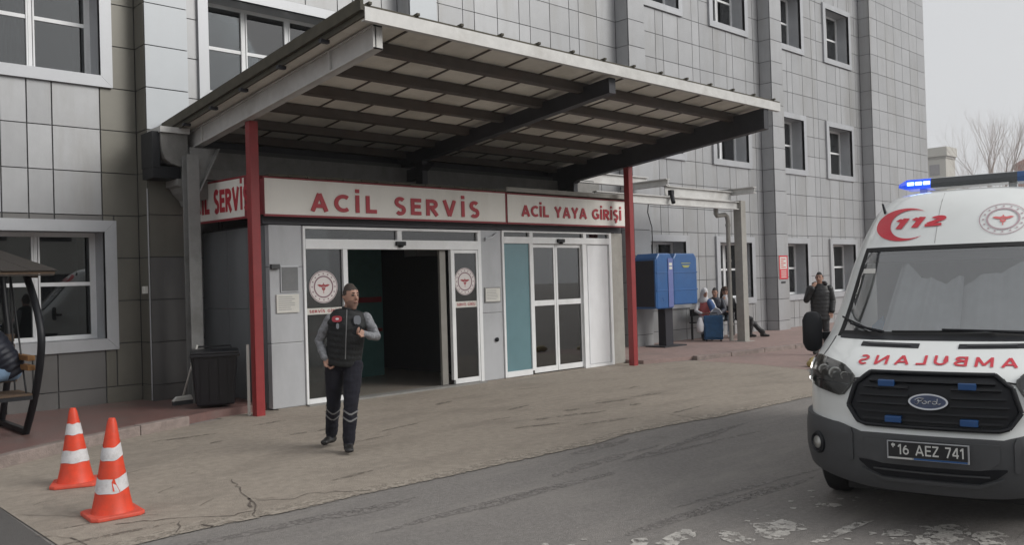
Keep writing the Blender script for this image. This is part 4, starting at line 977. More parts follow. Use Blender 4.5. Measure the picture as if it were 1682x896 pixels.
# oval badge with script lettering
def oval(rx, rz_, off, name, m, par, cz_=.925):
    b = B(); n = 36; ring = []
    for k in range(n): a = 2*math.pi*k/n; ring.append(tuple(SU(rx*math.cos(a), cz_+rz_*math.sin(a), off)))
    base = [tuple(SU(rx*math.cos(2*math.pi*k/n), cz_+rz_*math.sin(2*math.pi*k/n), off-.03)) for k in range(n)]
    b.add(ring+base, [tuple(range(n))]+[(k, k+n, (k+1) % n+n, (k+1) % n) for k in range(n)]); return b.build(name, m, par)
bd = oval(.125, .052, .075, 'badge', 'chrome', gr); oval(.112, .042, .078, 'badge_field', 'badge_blue', bd)
def script(fn, par):
    """flowing four letter script in the oval"""
    S_ = [[(-.82, .25), (-.60, .62), (-.25, .55), (-.40, .30)], [(-.62, .50), (-.55, -.1), (-.68, -.55), (-.80, -.40)], [(-.68, .05), (-.38, .12)],
          [p for p in arc(-.22, -.15, .14, .26, 0, 360, 14)], [(.02, .12), (.02, -.40)], [(.02, -.05), (.12, .12), (.22, .08)], [p for p in arc(.42, -.15, .15, .26, 0, 360, 14)], [(.60, .62), (.57, -.30), (.70, -.42), (.80, -.25)]]
    b = B()
    for s_ in S_: b.tube([fn(x, y) for x, y in s_], .0035, 5)
    b.build('badge_script', 'chrome', par)
script(lambda x, y: SU(x*.10, .925+y*.036, .081), bd)
# head lamps
for s_ in (-1, 1):
    hc = [(.525, 1.055, 1.085), (.56, .995, 1.112), (.60, .945, 1.135), (.64, .935, 1.148), (.72, .95, 1.165), (.80, .965, 1.18), (.85, .985, 1.19), (.90, 1.01, 1.185), (.93, 1.05, 1.17)]
    hc = lerp_cols([(c[0]*s_, c[1], c[2]) for c in hc][::s_], 2)
    h = patch('headlight', hc, 'headlamp_dark', .012, skirt=.03, rows=8)
    for u_, z_, r_ in ((.68, 1.085, .047), (.785, 1.10, .042), (.60, 1.075, .03), (.86, 1.03, .022)):
        c = SU(u_*s_, z_, .012); nn = (SU(u_*s_, z_, .05)-c).normalized(); q = Vector((0, -1, .12)).normalized().to_track_quat('Z', 'Y')
        bb = B(); bb.lathe([(r_, -.02), (r_, .006), (r_*.85, .008), (r_*.35, -.008), (.0, -.006)], (0, 0, 0), 18); bb.v = [tuple(c+q@Vector(v)) for v in bb.v]; bb.build('reflector', 'headlamp_lens', h, smooth='auto')
    patch('lamp_divider', [(c[0], c[1]-.004, c[1]+.004) for c in [((.56+.3*k/8)*s_, 1.02+.012*k/8, 0) for k in range(9)]][::s_], 'chrome', .022, h, skirt=.012, rows=1)
    patch('lens', [(c[0], c[1]+.004, c[2]-.004) for c in hc][1:-1], 'lens_clear', .030, h, skirt=.015, rows=8)
# hood shut line, vents, bonnet lettering
for s_ in (-1, 1):
    b = B(); b.tube([SU(s_*(.455+.07*q/6), 1.078-.002*q, .002) for q in range(7)], .006, 5); b.build('shut_line', 'black_rubber', amb)
    b = B(); pts = [SU(s_*u_, z_, .001) for u_, z_ in ((.86, 1.19), (.84, 1.24), (.83, 1.29), (.83, 1.33))]; b.tube(pts, .004, 5); b.build('shut_line', 'black_rubber', amb)
    vc = [((.135+.43*q/8), 1.271+.006*q/8, 1.297+.006*q/8) for q in range(9)]; vc = [(c[0]*s_, c[1], c[2]) for c in vc][::s_]
    v_ = patch('hood_vent', vc, 'black_plastic', .006, skirt=.02, rows=2)
    patch('vent_slat', [(c[0], (c[1]+c[2])/2-.003, (c[1]+c[2])/2+.003) for c in vc[1:-1]], 'bumper_plastic', .012, v_, skirt=.008, rows=1)
put_text('lettering', 'AMBULANS', lambda a, c: SU(.53-a*1.06, 1.170+c*.056-.010*abs(.53-a*1.06)/.53, .006), 'ambulance_red', amb, t=.18, gap=.42)
# crescent and number on the cap, seal beside it
def cap(x, y, off=.006): return SU(x, 2.27+y, off)
b = B(); n = 40; vs = []
for k in range(n+1):
    a = R(48+(312-48)*k/n); o_ = (.245*math.cos(a)*1.0, .150*math.sin(a)); th = math.sin(math.pi*k/n)**.8
    i_ = (o_[0]*(1-.36*th)+.0+.045*th, o_[1]*(1-.26*th))
    vs += [cap(-.405+o_[0], -.002+o_[1]), cap(-.405+i_[0], -.002+i_[1])]
b.add(vs, [(2*k, 2*k+1, 2*k+3, 2*k+2) for k in range(n)]); b.build('crescent', 'ambulance_red', amb)
put_text('lettering', '112', lambda a, c: cap(-.50+a*.40, -.045+a*.012+c*.092, .008), 'ambulance_red', amb, t=.26, gap=.22, slant=.28)
seal(amb, lambda a, c, l: tuple(cap(.365+a*1.06, c*.82, .004+.002*l)), .17, pale=None, ring='seal_soft', red='ambulance_red_soft')
for u_ in (-.13, .60):
    b = B(); b.tube([SU(u_*(1-.12*q/6), 2.09+.46*q/6, .0005) for q in range(7)], .0028, 5); b.build('panel_seam', 'steel_grey', amb)
# windscreen: black band, glass, wipers, stickers, cab behind
zs_ = [1.345+(2.06-1.345)*k/14 for k in range(15)]
for (a, e) in ((-WS_T, -WS_T+.035), (WS_T-.035, WS_T)):
    patch('windscreen_seal', [(t_, 1.335, 2.068) for t_ in np.linspace(a, e, 3)], 'black_rubber', .004, use_t=True, skirt=.012, rows=12)
for za, zb in ((1.332, 1.375), (2.035, 2.07)):
    patch('windscreen_seal', [(t_, za, zb) for t_ in np.linspace(-WS_T, WS_T, 25)], 'black_rubber', .0045, use_t=True, skirt=.012, rows=3)
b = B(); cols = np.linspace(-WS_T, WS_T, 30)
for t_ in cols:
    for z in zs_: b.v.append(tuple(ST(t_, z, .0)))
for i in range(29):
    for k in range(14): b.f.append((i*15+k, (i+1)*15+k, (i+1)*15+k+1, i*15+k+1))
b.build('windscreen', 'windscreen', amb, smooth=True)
def wiper(pts, pb2):
    b = B(); b.tube([SU(u_, z_, .035) for u_, z_ in pts], [.014, .011, .009, .007][:len(pts)], 6); w_ = b.build('wiper', 'black_plastic', amb)
    b = B(); b.tube([SU(pb2[0][0]+(pb2[1][0]-pb2[0][0])*q/8, pb2[0][1]+(pb2[1][1]-pb2[0][1])*q/8, .022) for q in range(9)], .008, 5); b.build('blade', 'black_rubber', w_)
wiper([(-.42, 1.35), (-.55, 1.375), (-.70, 1.41)], [(-.80, 1.47), (-.50, 1.365)]); wiper([(.55, 1.352), (.35, 1.362), (.0, 1.372)], [(-.36, 1.365), (.36, 1.372)])
patch('cowl', lerp_cols(sym([(0, 1.318, 1.345), (.5, 1.318, 1.345), (.78, 1.322, 1.345)]), 6), 'black_plastic', .006, skirt=.012, rows=2)
patch('toll_sticker', [(-.70+.11*q/3, 1.845, 1.885) for q in range(4)], 'paper', .004, skirt=.002, rows=1)
b = B(); b.box(-.74, .74, 1.0, 1.62, 1.22, 1.30); b.box(-.74, .74, 1.55, 1.62, .8, 1.31); b.prism([(1.0, 1.30), (1.62, 1.30), (1.62, 1.345), (1.25, 1.34)], 'x', -.72, .72); ca = b.build('dashboard', 'dash_dark', amb)
b = B(); b.box(-.82, .82, 2.55, 2.6, .9, 2.3); b.build('cab_bulkhead', 'cab_cloth', amb)
# pale drape added behind the glass for its sky reflections, two swags, open at the near side
for (ua, ub_, za_, zb_) in ((-.46, .10, 2.03, 1.86), (.04, .80, 1.80, 2.04)):
    cv = B(); m_ = 50; rows = 10
    for q in range(m_+1):
        f_ = q/m_; x_ = ua+(ub_-ua)*f_; zt = za_+(zb_-za_)*f_-.0*f_ - (.10*math.sin(math.pi*f_) if ua < 0 else -.02*math.sin(math.pi*f_)); 
        xl = x_ if ua > 0 else x_-.05*(1-f_)
        for k in range(rows+1):
            z_ = 1.37+(zt-1.37)*k/rows; u_ = xl+(.10*(k/rows)**1.5*(1-f_) if ua < 0 else 0); p = SU(u_, z_, -.10-.030*math.sin(q*.33+ua*9)-.006*math.sin(q*.9)-(.03 if ua > 0 else 0)); cv.v.append(tuple(p))
    cv.f = [(q*(rows+1)+k, (q+1)*(rows+1)+k, (q+1)*(rows+1)+k+1, q*(rows+1)+k+1) for q in range(m_) for k in range(rows)]; cv.build('reflection_drape', 'cab_cloth', amb, smooth=True)
patch('sun_visor', [(-.78+1.56*q/20, 1.97, 2.045) for q in range(21)], 'board_grey', -.045, skirt=.01, rows=2)
for u_ in (-.45, .45):
    b = B(); b.loft([(u_, 2.15, .95), (u_, 2.22, 1.2), (u_, 2.30, 1.55)], [(.24, .08), (.24, .08), (.2, .06)]); b.loft([(u_, 2.30, 1.62), (u_, 2.31, 1.78)], [(.13, .05), (.11, .045)]); b.build('seat', 'dash_dark', amb, smooth=True)
b = B(); b.tube([(.40+.18*math.cos(k*math.pi/12), 1.72+.05*math.sin(k*math.pi/12), 1.32+.17*math.sin(k*math.pi/12)) for k in range(25)], .015, 6); b.build('steering_wheel', 'dash_dark', amb, smooth=True)
for (u_, y_, z_, w_, d_, m_, r_) in ((-.18, 1.32, 1.352, .26, .19, 'paper', .3), (-.36, 1.24, 1.350, .17, .14, 'paper_yellow', -.3), (-.02, 1.28, 1.356, .16, .14, 'paper', -.5), (.20, 1.36, 1.36, .22, .15, 'paper_yellow', .8)):
    b = B(); c_, s2 = math.cos(r_), math.sin(r_); q = [(-w_/2, -d_/2), (w_/2, -d_/2), (w_/2, d_/2), (-w_/2, d_/2)]
    b.prism([(u_+x_*c_-y2*s2, y_+x_*s2+y2*c_) for x_, y2 in q], 'z', z_, z_+.012); b.build('papers', m_, ca)
b = B(); b.loft([(-.56, 1.20, 1.36), (-.50, 1.22, 1.41), (-.43, 1.20, 1.37)], [(.06, .04), (.08, .05), (.06, .03)]); b.build('glove_bag', 'glove_blue', ca, smooth=True)
# wheels
for s_ in (-1, 1):
    for yb in (1.12, 4.55):
        bb = B(); R_ = .355; wd_ = .20; prof = [(.21, 0), (.31, -.0), (.345, .02), (R_, .05), (R_, wd_-.05), (.345, wd_-.02), (.31, wd_), (.21, wd_)]
        bb.lathe(prof, (0, 0, 0), 32); bb.v = [(s_*(.955-z_)*1.0, yb+x_, R_+y_) for x_, y_, z_ in bb.v]; wl = bb.build('wheel', 'black_rubber', amb, smooth='auto')
        bb = B(); bb.lathe([(.21, .03), (.19, .05), (.07, .055), (.06, .03), (.0, .03)], (0, 0, 0), 24); bb.v = [(s_*(.955-z_), yb+x_, R_+y_) for x_, y_, z_ in bb.v]; bb.build('rim', 'window_trim', wl, smooth='auto')
        bb = B(); bb.tube([(s_*.80, yb+.44*math.cos(R(a)), R_+.44*math.sin(R(a))) for a in range(0, 181, 15)], .03, 6); bb.build('wheel_arch', 'black_plastic', wl)
# door mirrors
for s_ in (-1, 1):
    b = B(); b.loft([(s_*1.125, 1.34, 1.20), (s_*1.13, 1.33, 1.24), (s_*1.13, 1.33, 1.44), (s_*1.125, 1.34, 1.48)], [(.075, .05), (.088, .055), (.088, .055), (.075, .05)], n=16); mr = b.build('door_mirror', 'black_plastic', amb, smooth=True)
    b = B(); b.bar((s_*1.12, 1.38, 1.30), (s_*.90, 1.55, 1.30), .05, .06); b.build('mirror_arm', 'black_plastic', mr)
# roof antenna and light bar
b = B(); c = SU(-.60, 2.40, .0); b.prism([(-.035, 0), (.03, 0), (.012, .09), (-.004, .095)], 'x', -.008, .008); b.v = [(c.x+x_-z_*.25, c.y+y_*1.0, c.z-.01+z_) for x_, y_, z_ in b.v]; b.build('antenna', 'black_plastic', amb)
LB = thing('light_bar', None, None); LB.parent = amb; LB.location = (.0, 2.72, 2.695); LB.scale = (.84, 1.2, 1.25)
sec = [(-.13, -.035), (.13, -.035), (.14, .0), (.11, .04), (.0, .052), (-.11, .04), (-.14, .0)]
def lb(x0, x1, m, name, s0=1., s1=1., par=LB, bev=0):
    b = B(); n = len(sec); b.add([(x0, y*s0, z*s0) for y, z in sec]+[(x1, y*s1, z*s1) for y, z in sec], [tuple(range(n)), tuple(range(2*n-1, n-1, -1))]+[(i, n+i, n+(i+1) % n, (i+1) % n) for i in range(n)]); return b.build(name, m, par)
lb(-.36, .50, 'bar_black', 'bar_centre', .98, .98)
for s_ in (-1, 1):
    e = lb(*( (-.62, -.361) if s_ < 0 else (.501, .62)), 'led_blue' if s_ < 0 else 'lamp_blue', 'lamp_cover'); lb(*((-.72, -.621) if s_ < 0 else (.621, .72)), 'led_blue' if s_ < 0 else 'lamp_blue', 'lamp_end', .35 if s_ < 0 else 1, 1 if s_ < 0 else .35)
    if s_ < 0:
        for k in range(3): b = B(); b.box(-.605+.085*k, -.535+.085*k, -.152, -.12, -.008, .018); b.build('led', 'led_white', e, bevel=.004)
    b = B(); b.box(s_*.45-.04, s_*.45+.04, -.06, .06, -.10, -.036); b.build('bar_foot', 'ambulance_white', LB)

# ------------------------------------------------------------------ people
def noise_push(me, amt, sc_, axis=None):
    for v in me.vertices:
        v.co += v.normal*amt*noise.noise(v.co*sc_)
def figure(name, label, loc, rz, J, cloth, hair='hair_black', voxel=.012, jacket=None, head_yaw=0., head_tilt=0., group=None, legs_r=1., scarf=None, hands=True):
    """J: joint positions in the person's own frame (x to the person's left as seen from the front, -y forwards)"""
    t = thing(name, label, 'person', loc, rz, group); V = lambda k: Vector(J[k])
    b = B(); seg = []
    def limb(mt, ks, rr, side=(1, 0, 0)):
        pts = [V(k) if isinstance(k, str) else Vector(k) for k in ks]
        b.loft(pts, rr, side)
        for i in range(len(pts)-1):
            ra, rb = rr[i], rr[i+1]; m_ = lambda q: min(q) if isinstance(q, tuple) else q
            seg.append((mt, pts[i], pts[i+1], m_(ra), m_(rb)))
    across = (V('shL')-V('shR')).normalized()
    top, trous, slv, shoe = cloth['top'], cloth['trousers'], cloth.get('sleeve', cloth['top']), cloth['shoe']
    pe, ch, nk = V('pelvis'), V('chest'), V('neck')
    mid = pe.lerp(ch, .5)
    limb(trous, [pe+Vector((0, 0, -.05)), pe+(ch-pe)*.18], [(.145, .10), (.15, .11)], across)
    limb(top, [pe+(ch-pe)*.25, mid, ch, ch.lerp(nk, .62), ch.lerp(nk, .88)], [(.15, .11), (.15, .112), (.175, .12), (.15, .095), (.07, .07)], across)
    hd = V('head')
    limb('skin', [nk-(hd-nk)*.15, nk+(hd-nk)*.55], [.058, .052])
    Mh = Matrix.Rotation(head_yaw, 3, 'Z') @ Matrix.Rotation(head_tilt, 3, 'X')
    hsc = J.get('hs', 1.); hp = lambda x, y, z: hd+Mh@(Vector((x, y, z))*hsc)
    hx = Mh@Vector((1, 0, 0))
    limb('skin', [hp(0, -.045, -.112), hp(0, -.035, -.085), hp(0, -.015, -.045), hp(0, 0, 0), hp(0, .008, .05), hp(0, .012, .088)], [(q_[0]*hsc, q_[1]*hsc) for q_ in [(.030, .028), (.052, .052), (.065, .078), (.072, .092), (.072, .090), (.055, .070)]], hx)
    limb('skin', [hp(0, -.090, .018), hp(0, -.104, -.018), hp(0, -.098, -.028)], [.009, .014, .012])
    for s_ in (1, -1): limb('skin', [hp(.074*s_, .01, -.022), hp(.078*s_, .018, .018)], [(.008, .014), (.010, .018)], (0, 1, 0))
    for s_ in 'LR':
        limb(slv, ['sh'+s_, V('sh'+s_).lerp(V('el'+s_), .5), 'el'+s_, V('el'+s_).lerp(V('wr'+s_), .55), 'wr'+s_], [.058, .056, .05, .045, .036])
        w_, h_ = V('wr'+s_), V('ha'+s_); d = (h_-w_).normalized()
        if hands:
            sd_ = Vector(J.get('pn'+s_, (1, 0, 0))); sd_ = (sd_-d*sd_.dot(d)).normalized(); nr = d.cross(sd_)
            limb('skin', [w_-d*.02, w_+d*.03, w_+d*.085], [(.026, .020), (.036, .016), (.040, .013)], sd_)
            curl = J.get('curl', .5); nr = nr*J.get('cs'+s_, 1)
            for q in range(4):
                ln = (.070, .078, .073, .058)[q]; base = w_+d*.088+sd_*(-.030+.0195*q)
                p1 = base+d*ln*.45+nr*ln*.12*curl; p2 = p1+(d*(1-.75*curl)+nr*.9*curl).normalized()*ln*.33; p3 = p2+(d*(.6-1.2*curl)+nr*1.*curl).normalized()*ln*.28
                limb('skin', [base, p1, p2, p3], [.0095, .009, .0085, .0075])
            tb0 = w_+d*.03-sd_*.03; limb('skin', [tb0, tb0+d*.035-sd_*.02+nr*.012, tb0+d*.062-sd_*.014+nr*.03], [.013, .0115, .0095])
        rr = legs_r
        limb(trous, ['hi'+s_, V('hi'+s_).lerp(V('kn'+s_), .5), 'kn'+s_, V('kn'+s_).lerp(V('an'+s_), .45), V('kn'+s_).lerp(V('an'+s_), .93)], [.095*rr, .085*rr, .068*rr, .066*rr, .058*rr])
        an, to = V('an'+s_), V('to'+s_); fd = Vector((to.x-an.x, to.y-an.y, 0)).normalized(); sd_ = Vector((-fd.y, fd.x, 0))
        limb(shoe, [an+Vector((0, 0, .06)), an+Vector((0, 0, -.02))], [.062, .056])
        limb(shoe, [an-fd*.045+Vector((0, 0, -.045)), an+fd*.06+Vector((0, 0, -.045)), an+fd*.15+Vector((0, 0, -.055))], [(.046, .044), (.052, .040), (.044, .030)], sd_)
    me = b.mesh('tmp'); o = bpy.data.objects.new('tmp', me); COL.objects.link(o)
    md = o.modifiers.new('r', 'REMESH'); md.mode = 'VOXEL'; md.voxel_size = voxel
    sm = o.modifiers.new('s', 'SMOOTH'); sm.factor = .5; sm.iterations = 3
    dg = bpy.context.evaluated_depsgraph_get(); nm = bpy.data.meshes.new_from_object(o.evaluated_get(dg)); bpy.data.objects.remove(o)
    names = sorted({s_[0] for s_ in seg}); C_ = np.array([tuple(p.center) for p in nm.polygons]); best = np.full(len(C_), 9.); idx = np.zeros(len(C_), int)
    for mt, p, q, ra, rb in seg:
        p_, d_ = np.array(p), np.array(q-p); L2 = max(d_@d_, 1e-9); tt = np.clip((C_-p_)@d_/L2, 0, 1)
        ds = np.linalg.norm(C_-p_-tt[:, None]*d_, axis=1)-(ra+(rb-ra)*tt); hit = ds < best; best[hit] = ds[hit]; idx[hit] = names.index(mt)
    nm.name = name+'_body'
    for k in names: nm.materials.append(MATS[k])
    nm.polygons.foreach_set('material_index', idx.astype(np.int32)); nm.polygons.foreach_set('use_smooth', [True]*len(nm.polygons)); nm.update()
    if J.get('paint_hair'):
        nm.materials.append(MATS[hair]); nm.materials.append(MATS['stubble']); Mi = Mh.transposed()
        for p in nm.polygons:
            if p.material_index == names.index('skin'):
                l = (Mi@(p.center-hd))/hsc
                if l.length > .15 or l.z < -.13: continue
                k = .004*noise.noise(p.center*60)
                if (l.y < -.025 and l.z > .066+k-.15*abs(l.x)) or (-.025 <= l.y < .03 and l.z > .010+k-.4*l.y) or (l.y >= .03 and l.z > -.06+k): p.material_index = len(names)
                elif J.get('stub') and l.y < .0 and l.z < -.040+k-.25*(l.y+.05) and not (abs(l.x) < .02 and l.z > -.05): p.material_index = len(names)+1
    # clothing folds
    vn = [v.normal.copy() for v in nm.vertices]; skin_i = names.index('skin'); sk = set()
    for p in nm.polygons:
        if p.material_index == skin_i: sk.update(p.vertices)
    for i, v in enumerate(nm.vertices):
        if i not in sk: v.co += vn[i]*(.006*noise.noise(v.co*14)+.005*noise.noise(Vector((v.co.x*8, v.co.y*8, v.co.z*30))))
    bo = bpy.data.objects.new('body', nm); COL.objects.link(bo); bo.parent = t
    # face
    e = B()
    for s_ in (1, -1): e.loft([hp(.022*s_, -.086, .012), hp(.038*s_, -.078, .013)], [.008, .007])
    e.build('eyes', 'eye', t, smooth=True)
    e = B(); e.tube([hp(-.042, -.082, .034), hp(-.028, -.092, .038), hp(-.012, -.093, .034)], [.003, .005, .004], 6); e.tube([hp(.042, -.082, .034), hp(.028, -.092, .038), hp(.012, -.093, .034)], [.003, .005, .004], 6); e.build('eyebrows', hair, t, smooth=True)
    e = B(); e.tube([hp(-.022, -.083, -.058), hp(0, -.092, -.057), hp(.022, -.083, -.058)], [.003, .006, .003], 6); e.build('mouth', 'lips', t, smooth=True)
    if hair and not J.get('paint_hair'):
        hb = B(); n = 20; rows = 11; k_ = J.get('hair', 1.035); vs = []
        for r_ in range(rows):
            a = R(-38+128*r_/(rows-1)) 
            for q in range(n):
                th = 2*math.pi*q/n; ca = max(math.cos(a), 0)**.72; x_ = .0745*k_*ca*math.cos(th); y_ = .010+.097*k_*ca*math.sin(th); z_ = .018+.116*k_*math.sin(a)
                lim = .070-.5*abs(x_) if y_ < -.045 else (.03 if y_ < -.0 else -.075)
                if z_ < lim: z_ = lim+.0*z_; s2 = .93; x_ *= s2; y_ = .010+(y_-.010)*s2
                vs.append(hp(x_+.002*noise.noise(Vector((q, r_, 3))), y_, z_+.004*noise.noise(Vector((q*.7, r_, 0)))))
        hb.add(vs, [(r_*n+q, r_*n+(q+1) % n, (r_+1)*n+(q+1) % n, (r_+1)*n+q) for r_ in range(rows-1) for q in range(n)]); hb.build('hair', hair, t, smooth=True)
    if jacket:
        jb = B(); jm, ext, quilt = jacket; pts = []; rr = []; n = 40; lo = pe+(pe-ch)*ext; tp = ch.lerp(nk, 1.02)
        for k in range(n+1):
            s_ = k/n; c = lo.lerp(ch, s_/.70) if s_ < .70 else ch.lerp(tp, (s_-.70)/.30)
            if s_ < .70: wx, wy = .185+.02*s_, .145+.012*s_
            else:
                u_ = min(1, (s_-.70)/.30); wx = .215*(1-u_)**.5+.082*u_; wy = .152*(1-u_)+.085*u_
            q_ = 1+quilt*abs(math.sin(k*math.pi/4)); pts.append(c); rr.append((wx*q_, wy*q_))
        jb.loft(pts, rr, across, n=26, dome=False); jo = jb.build('jacket', jm, t, smooth=True)
        jb = B(); jb.loft([ch.lerp(tp, .93), ch.lerp(tp, 1.12)], [(.082, .085), (.078, .08)], across, n=20, dome=False); jb.build('collar', jm, t, smooth=True)
        if slv == jm:
            for s_ in 'LR':
                a, e_, w_ = V('sh'+s_), V('el'+s_), V('wr'+s_); jb = B(); pts = []; rr = []
                for k in range(25):
                    u_ = k/24; c = a.lerp(e_, u_/.5) if u_ < .5 else e_.lerp(w_, (u_-.5)/.5*.95); pts.append(c); rr.append((.073-.018*u_)*(1+quilt*1.3*abs(math.sin(k*math.pi/3.)))) 
                jb.loft(pts, rr, n=16); jb.build('sleeve', jm, t, smooth=True)
    return t, hp
def aim(x, y): return math.atan2(y, x)-math.pi/2          # own x axis to the right of the picture
# --- the man in the vest, walking, one hand in his pocket
J = dict(pelvis=(-.02, .20, .95), chest=(.03, .17, 1.33), neck=(.055, .155, 1.495), head=(.075, .135, 1.635), hs=1.08,
         shR=(-.145, .17, 1.41), elR=(-.27, .23, 1.17), wrR=(-.215, .135, .995), haR=(-.155, .13, .92), shL=(.225, .17, 1.415), elL=(.335, .13, 1.19), wrL=(.215, -.075, 1.235), haL=(.14, -.13, 1.275),
         hiR=(-.115, .21, .92), knR=(-.135, .30, .50), anR=(-.175, .49, .115), toR=(-.25, .36, 0), hiL=(.085, .19, .92), knL=(.045, .03, .50), anL=(.01, .02, .10), toL=(.015, -.12, 0), pnL=(0, .2, 1), csL=-1, curl=.75, paint_hair=True, stub=True)
man, hp = figure('person', 'man in black padded vest with grey sleeves walking before the open doorway', (5.00, 7.83, 0), aim(5.0, 7.83), J,
            dict(top='vest_black', sleeve='sleeve_grey', trousers='trouser_navy', shoe='boot'), hair='hair_short', voxel=.0085, head_yaw=R(34), jacket=('vest_black', .12, .026), legs_r=1.12)
# reflective bands, badges, phone, belt pouch
def band(pts_, r0, dz, par, nm_='reflective_band'):
    b = B(); P_ = [Vector(p) for p in pts_]; d = (P_[1]-P_[0]).normalized(); n = 22
    up_ = -d; s_ = Vector((1, 0, 0)); f_ = up_.cross(s_).normalized(); s_ = f_.cross(up_).normalized(); vs = []
    for k in range(n):
        a = 2*math.pi*k/n; v_ = .022*abs(math.cos(a))*2-.022
        for e in (0, 1): vs.append(P_[0]+s_*math.cos(a)*r0+f_*math.sin(a)*r0+up_*(v_+e*dz))
    b.add(vs, [(2*k, 2*((k+1) % n), 2*((k+1) % n)+1, 2*k+1) for k in range(n)]); b.build(nm_, 'reflective', par, smooth=True)
for kn, an in ((J['knR'], J['anR']), (J['knL'], J['anL'])):
    kn, an = Vector(kn), Vector(an)
    for u_ in (.22, .40): band([kn.lerp(an, u_), an], .082-.006*u_, .020, man)
def patch_on(name, m, x_, z_, w_, h_, y_, par, shape='oval', yaw=0.):
    b = B(); n = 18; Rm = Matrix.Rotation(yaw, 3, 'Z'); c = Vector((x_, y_, z_))
    pts = [(math.copysign(abs(math.cos(2*math.pi*k/n))**.7, math.cos(2*math.pi*k/n))*w_/2, math.copysign(abs(math.sin(2*math.pi*k/n))**.7, math.sin(2*math.pi*k/n))*h_/2) for k in range(n)]
    b.add([c+Rm@Vector((x2, 0, z2)) for x2, z2 in pts]+[c+Rm@Vector((x2, .02, z2)) for x2, z2 in pts], [tuple(range(n)), *[(k, n+k, n+(k+1) % n, (k+1) % n) for k in range(n)]]); return b.build(name, m, par)
pb_ = patch_on('badge', 'badge_red', -.075, 1.405, .105, .065, .015, man); patch_on('badge_mark', 'cloth_white', -.072, 1.405, .035, .02, .013, pb_)
patch_on('badge', 'badge_grey', .135, 1.385, .075, .095, .012, man); patch_on('name_strip', 'badge_grey', -.07, 1.33, .03, .06, .012, man)
b = B(); b.tube([(.03, .015, 1.50), (.025, .002, 1.40), (.012, .002, 1.2), (.0, .02, .98)], .005, 5); b.build('zip', 'reflective', man)
c = Vector((.125, -.135, 1.285)); b = B(); b.box(-.035, .035, -.006, .006, -.05, .06); b.v = [tuple(c+Matrix.Rotation(R(25), 3, 'Y')@Vector(v)) for v in b.v]; o = b.build('phone', 'black_plastic', bevel=.004)
o.location = (5.00, 7.83, 0); o.rotation_euler = (0, 0, aim(5, 7.83)); tag(o, 'black phone held up in the raised hand of the man in the vest', 'phone')
# --- man in a dark quilted coat beside the ambulance
J = dict(pelvis=(0, 0, .93), chest=(0, .0, 1.30), neck=(0, -.01, 1.48), head=(.0, -.03, 1.625), shR=(-.19, 0, 1.41), elR=(-.27, -.10, 1.16), wrR=(-.14, -.20, 1.42), haR=(-.09, -.17, 1.50), shL=(.19, 0, 1.41), elL=(.25, .03, 1.13), wrL=(.23, -.05, .90), haL=(.22, -.08, .83),
         hiR=(-.09, 0, .9), knR=(-.10, -.03, .49), anR=(-.11, .0, .10), toR=(-.14, -.14, 0), hiL=(.09, 0, .9), knL=(.10, -.02, .49), anL=(.10, .02, .10), toL=(.13, -.12, 0), paint_hair=True)
Pz = (17.40, 8.87)
m2, hpm = figure('person', 'man in dark quilted coat with a hand at his ear by the ambulance', (*Pz, 0), aim(*Pz), J, dict(top='jacket_black', trousers='jacket_black', shoe='boot'), voxel=.012, head_yaw=R(-12), jacket=('jacket_black', .55, .035))
b = B(); b.loft([hpm(-.13, .0, -.13), hpm(-.10, .07, -.12), hpm(0, .12, -.12), hpm(.10, .07, -.12), hpm(.13, .0, -.13)], [.035, .05, .055, .05, .035]); b.build('hood', 'jacket_black', m2, smooth=True)
# --- seated people
def seated(name, label, loc, rz, cloth, hair, lean=.08, head_yaw=0., handpos=None, jacket=None, knees=.12, feet=.1, group=None, head_tilt=.2, legdir=None, J2=None, seat=.46):
    h = seat
    J = dict(pelvis=(0, .0, h+.10), chest=(0, -lean*.9, h+.44), neck=(0, -lean*1.5, h+.62), head=(0, -lean*1.5-.05, h+.77), shR=(-.18, -lean, h+.55), shL=(.18, -lean, h+.55), elR=(-.24, -lean-.10, h+.30), elL=(.24, -lean-.10, h+.30),
             wrR=(-.12, -lean-.30, h+.24), wrL=(.12, -lean-.30, h+.24), haR=(-.05, -lean-.36, h+.24), haL=(.05, -lean-.36, h+.24), hiR=(-.09, -.02, h+.08), hiL=(.09, -.02, h+.08), knR=(-knees, -.44, h+.04), knL=(knees, -.44, h+.04),
             anR=(-feet, -.46, .10), anL=(feet, -.46, .10), toR=(-feet, -.60, 0), toL=(feet, -.60, 0), curl=.4)
    J.update(J2 or {})
    return figure(name, label, loc, rz, J, cloth, hair=hair, voxel=.015, head_yaw=head_yaw, head_tilt=head_tilt, jacket=jacket, group=group)
BY = 13.12
AZ = aim(19.9, BY)
w1, hp1 = seated('person', 'seated woman in a white headscarf and red top beside the blue phone booth', (19.40, BY, .06), AZ+.15, dict(top='cloth_red', sleeve='cloth_white', trousers='print_grey', shoe='boot'), None, head_yaw=.3, J2=dict(elL=(.26, -.2, .80)))
b = B(); b.loft([hp1(0, .0, .075), hp1(0, .012, .04), hp1(0, .03, -.04), hp1(0, .03, -.12), hp1(0, .03, -.20)], [(.075, .09), (.095, .10), (.10, .095), (.10, .10), (.16, .12)]); b.build('headscarf', 'cloth_white', w1, smooth=True)
b = B(); b.loft([hp1(.10, -.06, -.20), hp1(.17, -.13, -.34), hp1(.18, -.24, -.50)], [(.07, .06), (.09, .07), (.08, .07)]); b.build('shawl', 'cloth_blue', w1, smooth=True)
